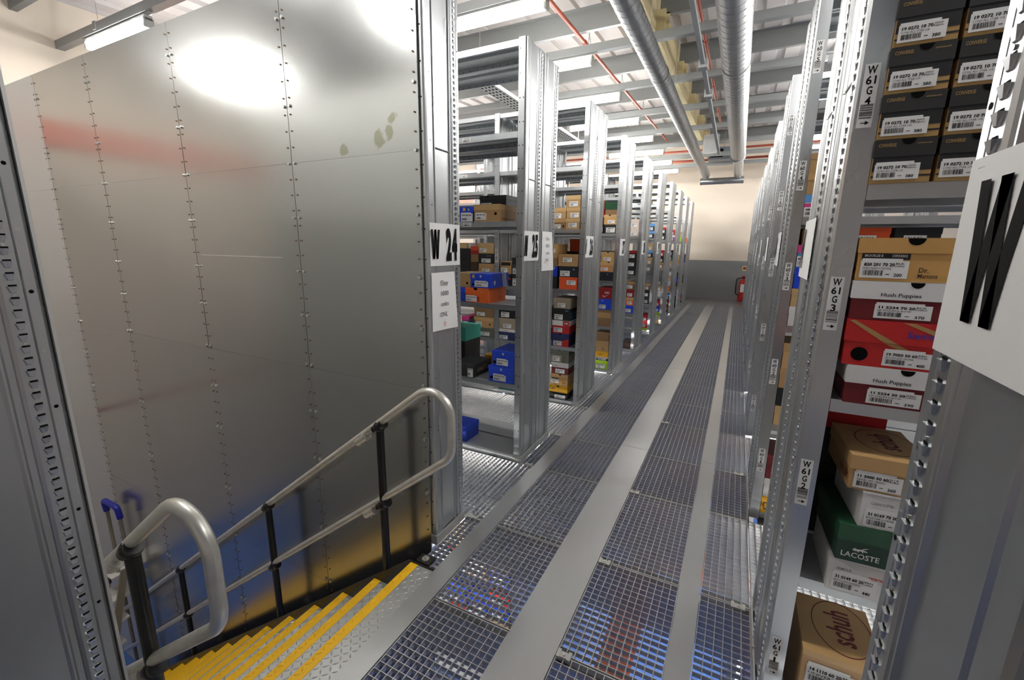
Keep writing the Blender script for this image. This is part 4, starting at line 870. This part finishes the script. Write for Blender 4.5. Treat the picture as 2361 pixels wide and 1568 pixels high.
# inner stacks that close the view into racks 27 and 28
for k, lv, its in ((27, 2, [('black box', BLK, BLK), ('dark brown box', BROWN, BROWN), ('grey box', CGREY, CGREY)]), (28, 2, [('grey box', CGREY, CGREY), ('dark box', BLKL, BLKL)]), (28, 1, [('kraft box', KRAFT, KRAFT), ('red box', DRED, DRED), ('black box', BLK, BLK)]), (25, 4, [])):
    if its: stack('second pile from aisle, %s left rack, %s shelf' % (RO[k - 25], LVN[lv]), None, yk(k) + 0.02, LEV[lv], [(lk, 0.17, 0.12, bd, ld, dict(dep=0.25)) for lk, bd, ld in its], xr=-1.60)
for k, lv, its in ((26, 2, [('dark brown box', BROWN, BROWN), ('black box', BLK, BLK), ('charcoal box', BLKL, BLKL), ('orange box', ORED, ORED)]), (27, 2, [('black box', BLK, BLK), ('brown box', BROWN, BROWN), ('charcoal box', BLKL, BLKL)]), (26, 1, [('black box', BLK, BLK), ('grey box', CGREY, CGREY), ('brown box', BROWN, BROWN)]), (28, 2, [('black box', BLK, BLK), ('charcoal box', BLKL, BLKL), ('brown box', BROWN, BROWN)])):
    for q, xx in enumerate((-1.42, -1.64, -1.86)):
        stack('%s pile on the back half, %s left rack, %s shelf' % (NTH[q], RO[k - 25], LVN[lv]), None, yk(k) + 0.30, LEV[lv], [(lk, 0.19, 0.125, bd, ld, dict(dep=0.24)) for lk, bd, ld in its[:4 - q]], xr=xx)
# ---- right rack W61 --------------------------------------------------------
YR = 1.5 - 0.012
GS = card('gold stripe', (178, 142, 86))
def conv(x0, z, label):
    shoebox(label, x0, x0 + 0.118, YR, z, 0.1045, GOLD, BLKL, lf=0.40, dep=0.27, lab=(0.045, 0.075, 0.76, 0.36), lines=('19 0272 10 70', 'CONS ALL STAR OX', '380', 'WHT', 'Fabric'), fine=True, lidout=0.0016,
        deco=(('rect', 0.0, 0.27, 1.0, 0.60, BLK), ('rect', 0.0, 0.13, 1.0, 0.17, BLK), ('notch', 0.55, 0.13), ('text', 'CONVERSE', 0.05, 0.83, 0.075, 0.30, GS), ('text', 'converse.com', 0.69, 0.86, 0.04, 0.24, GS)))
for j, nm in enumerate(('left', 'right')):
    for i in range(6 if j == 0 else 6):
        conv(0.281 + j * 0.1285, LEV[3] + 0.1052 * i, 'black trainer box, %s in the %s column behind the W 61 post' % (('lowest', 'second up', 'third up', 'fourth up', 'fifth up', 'topmost')[i], nm))
ZR = LEV[2]
def hp(x0, x1, z, code, label, num, colr, h=0.122, rz=0.0):
    return shoebox(label, x0, x1, YR, z, h, MAROON, WHITE, lf=0.46, dep=0.27, rz=rz, lab=(0.26, 0.06, 0.60, 0.36), lines=(code, 'HP PHILIPPA BOW', num, colr, 'Leather'), fine=True, lidout=0.003, deco=(('notch', 0.66, 0.14), ('text', 'Hush Puppies', 0.30, 0.62, 0.09, 0.42, BLK)))
hp(0.307, 0.50, ZR, '11 5234 30 20', 'white lidded maroon box under the red striped box, rack W 61', '390', 'RED', 0.110)
shoebox('red shoe box with gold diagonal stripes and hand hole, rack W 61', 0.290, 0.49, YR, ZR + 0.1105, 0.128, CRED, CRED, lf=0.48, dep=0.27, lab=(0.43, 0.05, 0.5, 0.32), lines=('19 7050 50 60', 'SAUCONY JAZZ ORIGINAL', '400', 'RED', 'Suede'), fine=True, lidout=0.003,
    deco=(('hole', 0.17, 0.25, 0.15), ('text', 'Saucony', 0.64, 0.68, 0.13, 0.38, BLUED), ('poly', [(0.0, 0.97), (0.06, 0.98), (0.56, 0.53), (0.42, 0.53)], GOLD, 'lid'), ('poly', [(0.42, 0.52), (0.56, 0.52), (0.80, 0.32), (0.70, 0.32)], GOLD, 'body'), ('poly', [(0.58, 0.98), (0.70, 0.98), (1.0, 0.80), (1.0, 0.70)], GOLD, 'lid')))
hp(0.288, 0.485, ZR + 0.239, '11 5234 70 20', 'white lidded maroon box above the red striped box, rack W 61', '370', 'BLK', 0.104)
shoebox('kraft boot box with black and white label, topmost on rack W 61 third shelf', 0.287, 0.480, YR, ZR + 0.3435, 0.112, WOODY, WOODY, lf=0.35, dep=0.27, lab=(0.03, 0.07, 0.52, 0.40), lines=('820 201 70 20', 'DM BROOKLEE BOOT PAT TDLR', '200', 'BLK', 'Leather'), fine=True, lidout=0.003,
    deco=(('notch', 0.58, 0.16), ('rect', 0.03, 0.50, 0.55, 0.64, BLK), ('text', 'BROOKLEE B', 0.06, 0.56, 0.055, 0.2, WHITE), ('text', '15933002', 0.36, 0.56, 0.055, 0.16, WHITE), ('text', 'Dr.', 0.66, 0.22, 0.11, 0.1, BROWN), ('text', 'Martens', 0.66, 0.1, 0.09, 0.2, BROWN), ('leftside', 'Martens', 0.02, 0.22, 0.14, 0.06, BROWN)))
ZQ = LEV[1]
z = ZQ + 0.001
shoebox('white shoe box at the bottom of the leaning stack, rack W 61', 0.345, 0.52, YR - 0.004, z, 0.112, WHITE, WHITE, lf=0.05, dep=0.262, rz=0.0, lab=(0.06, 0.06, 0.62, 0.50), lines=('31 0149 60 20', 'BASE GOLIATH ASYM LACE', '440', 'BRN', 'Leather'), fine=True,
    deco=(('text', 'ARMOUR', 0.1, 0.66, 0.07, 0.22, CGREY), ('poly', [(0.10, 0.93), (1, 0.93), (1, 0.30)], card('off white flap', (214, 210, 204)), 'body'), ('text', 'www.basel', 0.55, 0.60, 0.11, 0.42, CRED)))
shoebox('dark green shoe box with white reptile emblem, rack W 61', 0.352, 0.53, YR - 0.012, z + 0.1125, 0.118, DGREEN, GREEN, lf=0.42, dep=0.262, rz=0.05, lidout=0.003,
    deco=(('croc', 0.22, 0.30, 0.20), ('text', 'LACOSTE', 0.07, 0.13, 0.14, 0.52, WHITE)))
shoebox('white shoe box between the green box and kraft box, rack W 61', 0.392, 0.565, YR - 0.006, z + 0.231, 0.112, WHITE, WHITE, lf=0.05, dep=0.262, rz=0.06, lab=(0.06, 0.04, 0.62, 0.46), lines=('31 0169 70 20', 'BASE PAR LOAFER', '400', 'BLK', 'Leather'), fine=True,
    deco=(('text', 'CARNOUSTIE', 0.12, 0.66, 0.07, 0.3, CGREY), ('poly', [(0.02, 0.93), (1, 0.93), (1, 0.42)], card('off white flap', (214, 210, 204)), 'body'), ('text', 'www', 0.5, 0.76, 0.13, 0.2, CRED)))
shoebox('kraft shoe box with red oval print, top of leaning stack, rack W 61', 0.352, 0.53, YR - 0.006, z + 0.3435, 0.104, KRAFT, KRAFTL, lf=0.40, dep=0.262, rz=0.03, lab=(0.06, 0.06, 0.62, 0.46), lines=('11 3000 50 60', 'GRIND MY GEARS', '360', 'BLUE', 'Man Made'), fine=True, lidout=0.003,
    deco=(('oval_top', 0.62, 0.55, 0.075, 0.10, MAROON), ('leftside', 'co.uk', 0.01, 0.2, 0.3, 0.09, MAROON)))
shoebox('large kraft boot box with red oval print, rack W 61 bottom shelf', 0.320, 0.53, YR - 0.008, LEV[0], 0.345, KRAFT, KRAFTL, lf=0.06, dep=0.27, lab=(0.07, 0.66, 0.62, 0.20), lines=('14 1110 60 20', 'UNIVERSE', '400', 'BRN', 'Leather'), fine=True,
    deco=(('oval_top', 0.58, 0.55, 0.085, 0.125, MAROON),))
# back half of rack 61 and what shows between shelves
for i, (lk, c) in enumerate((('kraft shoe box', KRAFT), ('orange shoe box', ORED), ('white labelled black box', BLK))):
    shoebox('%s on the back of rack W 61, glimpsed under fourth shelf' % lk, 0.30 + i * 0.2, 0.48 + i * 0.2, 2.95, LEV[2] + 0.44, 0.10, c, c, lab=(0.2, 0.1, 0.5, 0.5))
for i, (lk, c, z0) in enumerate((('red shoe box', CRED, 0.0),)):
    shoebox('%s lying at the back above the kraft box, rack W 61' % lk, 0.30, 0.50, 1.80, LEV[1] + 0.41, 0.11, CRED, CRED, dep=0.25, lf=0.2)
for i in range(3): shoebox('black shoe box, %s beneath the red box at the back, rack W 61' % PN[i], 0.30, 0.50, 1.80, LEV[1] + 0.1365 * i, 0.136, BLK, BLK, dep=0.25)
for i, (c, lk) in enumerate(((KRAFT, 'kraft'), (ORED, 'orange'), (WHITE, 'white'))): pass
# ---- right rack W60 slivers ------------------------------------------------
YS = 2.89 + 0.004
stack('beside the W 60 post, fourth shelf', 0.282, YS, LEV[3], [
    ('white and blue labelled box', 0.19, 0.118, WHITE, PALEB, dict(lab=(0.02, 0.05, 0.4, 0.4), deco=(('rect', 0.0, 0.45, 1.0, 0.6, HOTPINK),))), ('kraft box', 0.19, 0.105, KRAFT, KRAFTL, dict(lf=0.3)), ('kraft box', 0.19, 0.10, KRAFT, KRAFT, dict(lf=0.3, dx=-0.008))])
stack('beside the W 60 post, third shelf', 0.284, YS, LEV[2], [
    ('white box', 0.19, 0.11, WHITE, WHITE, NO), ('tan box', 0.19, 0.10, TANB, TANB, NO), ('blue box', 0.19, 0.115, BLUE, BLUE, NO), ('hot pink and pale blue box', 0.19, 0.122, PALEB, HOTPINK, dict(lab=(0.0, 0.05, 0.4, 0.45)))])
stack('beside the W 60 post, second shelf', 0.284, YS, LEV[1], [('tan box', 0.19, 0.12, TANB, TANB, NO), ('black box', 0.19, 0.11, BLK, BLK, NO), ('kraft box', 0.19, 0.115, KRAFT, KRAFT, NO), ('kraft tall box', 0.19, 0.15, KRAFTL, KRAFT, NO)])
stack('beside the W 60 post, bottom shelf', 0.284, YS, LEV[0], [('yellow box', 0.19, 0.11, CYEL, CYEL, dict(deco=(('text', 'C', 0.05, 0.2, 0.5, 0.1, BLK),))), ('white box', 0.19, 0.12, WHITE, WHITE, NO), ('maroon box', 0.19, 0.15, MAROON, MAROON, NO)])
# ---- lower tier boxes seen through the gratings -----------------------------
low = [(25, -1.62, ('bright blue box', BLUE), ('kraft box', KRAFT), ('yellow box', CYEL), ('red box', CRED)), (25, -1.84, ('kraft box', KRAFT), ('white box', WHITE), ('lime box', LIME)), (25, -2.06, ('white box', WHITE), ('red box', CRED), ('kraft box', KRAFT)), (26, -1.62, ('red box', CRED), ('white box', WHITE), ('kraft box', KRAFT)), (26, -1.86, ('white box', WHITE), ('black box', BLK), ('kraft box', KRAFT))]
for k, x, *its in low:
    for lv, s in ((3, 0), (2, 1)):
        z = ZL + LEV[lv]
        for i, (lk, c) in enumerate(its):
            if (i + s) % 2 and s: c = (KRAFT, WHITE, BLUE)[i % 3]; lk = ('kraft box', 'white box', 'blue box')[i % 3]
            shoebox('%s, %s, lower tier below %s left rack, %s pile, %s shelf' % (lk, PN[i], RO[k - 25], NTH[int(-x * 4.6 - 7.3)], LVN[lv]), x, x + 0.19, yk(k) + 0.006, z, 0.12, c, c, lab=(0.15, 0.1, 0.6, 0.5)); z += 0.1205
for i, (lk, c) in enumerate((('kraft box', KRAFT), ('white box', WHITE), ('red box', CRED), ('black box', BLK))):
    shoebox('%s, %s in lower tier stack below the right gratings' % (lk, PN[i]), 0.285, 0.47, 1.506, ZL + LEV[3] + 0.1205 * i, 0.12, c, c, lab=(0.1, 0.1, 0.6, 0.5))
print('boxes', NB[0])
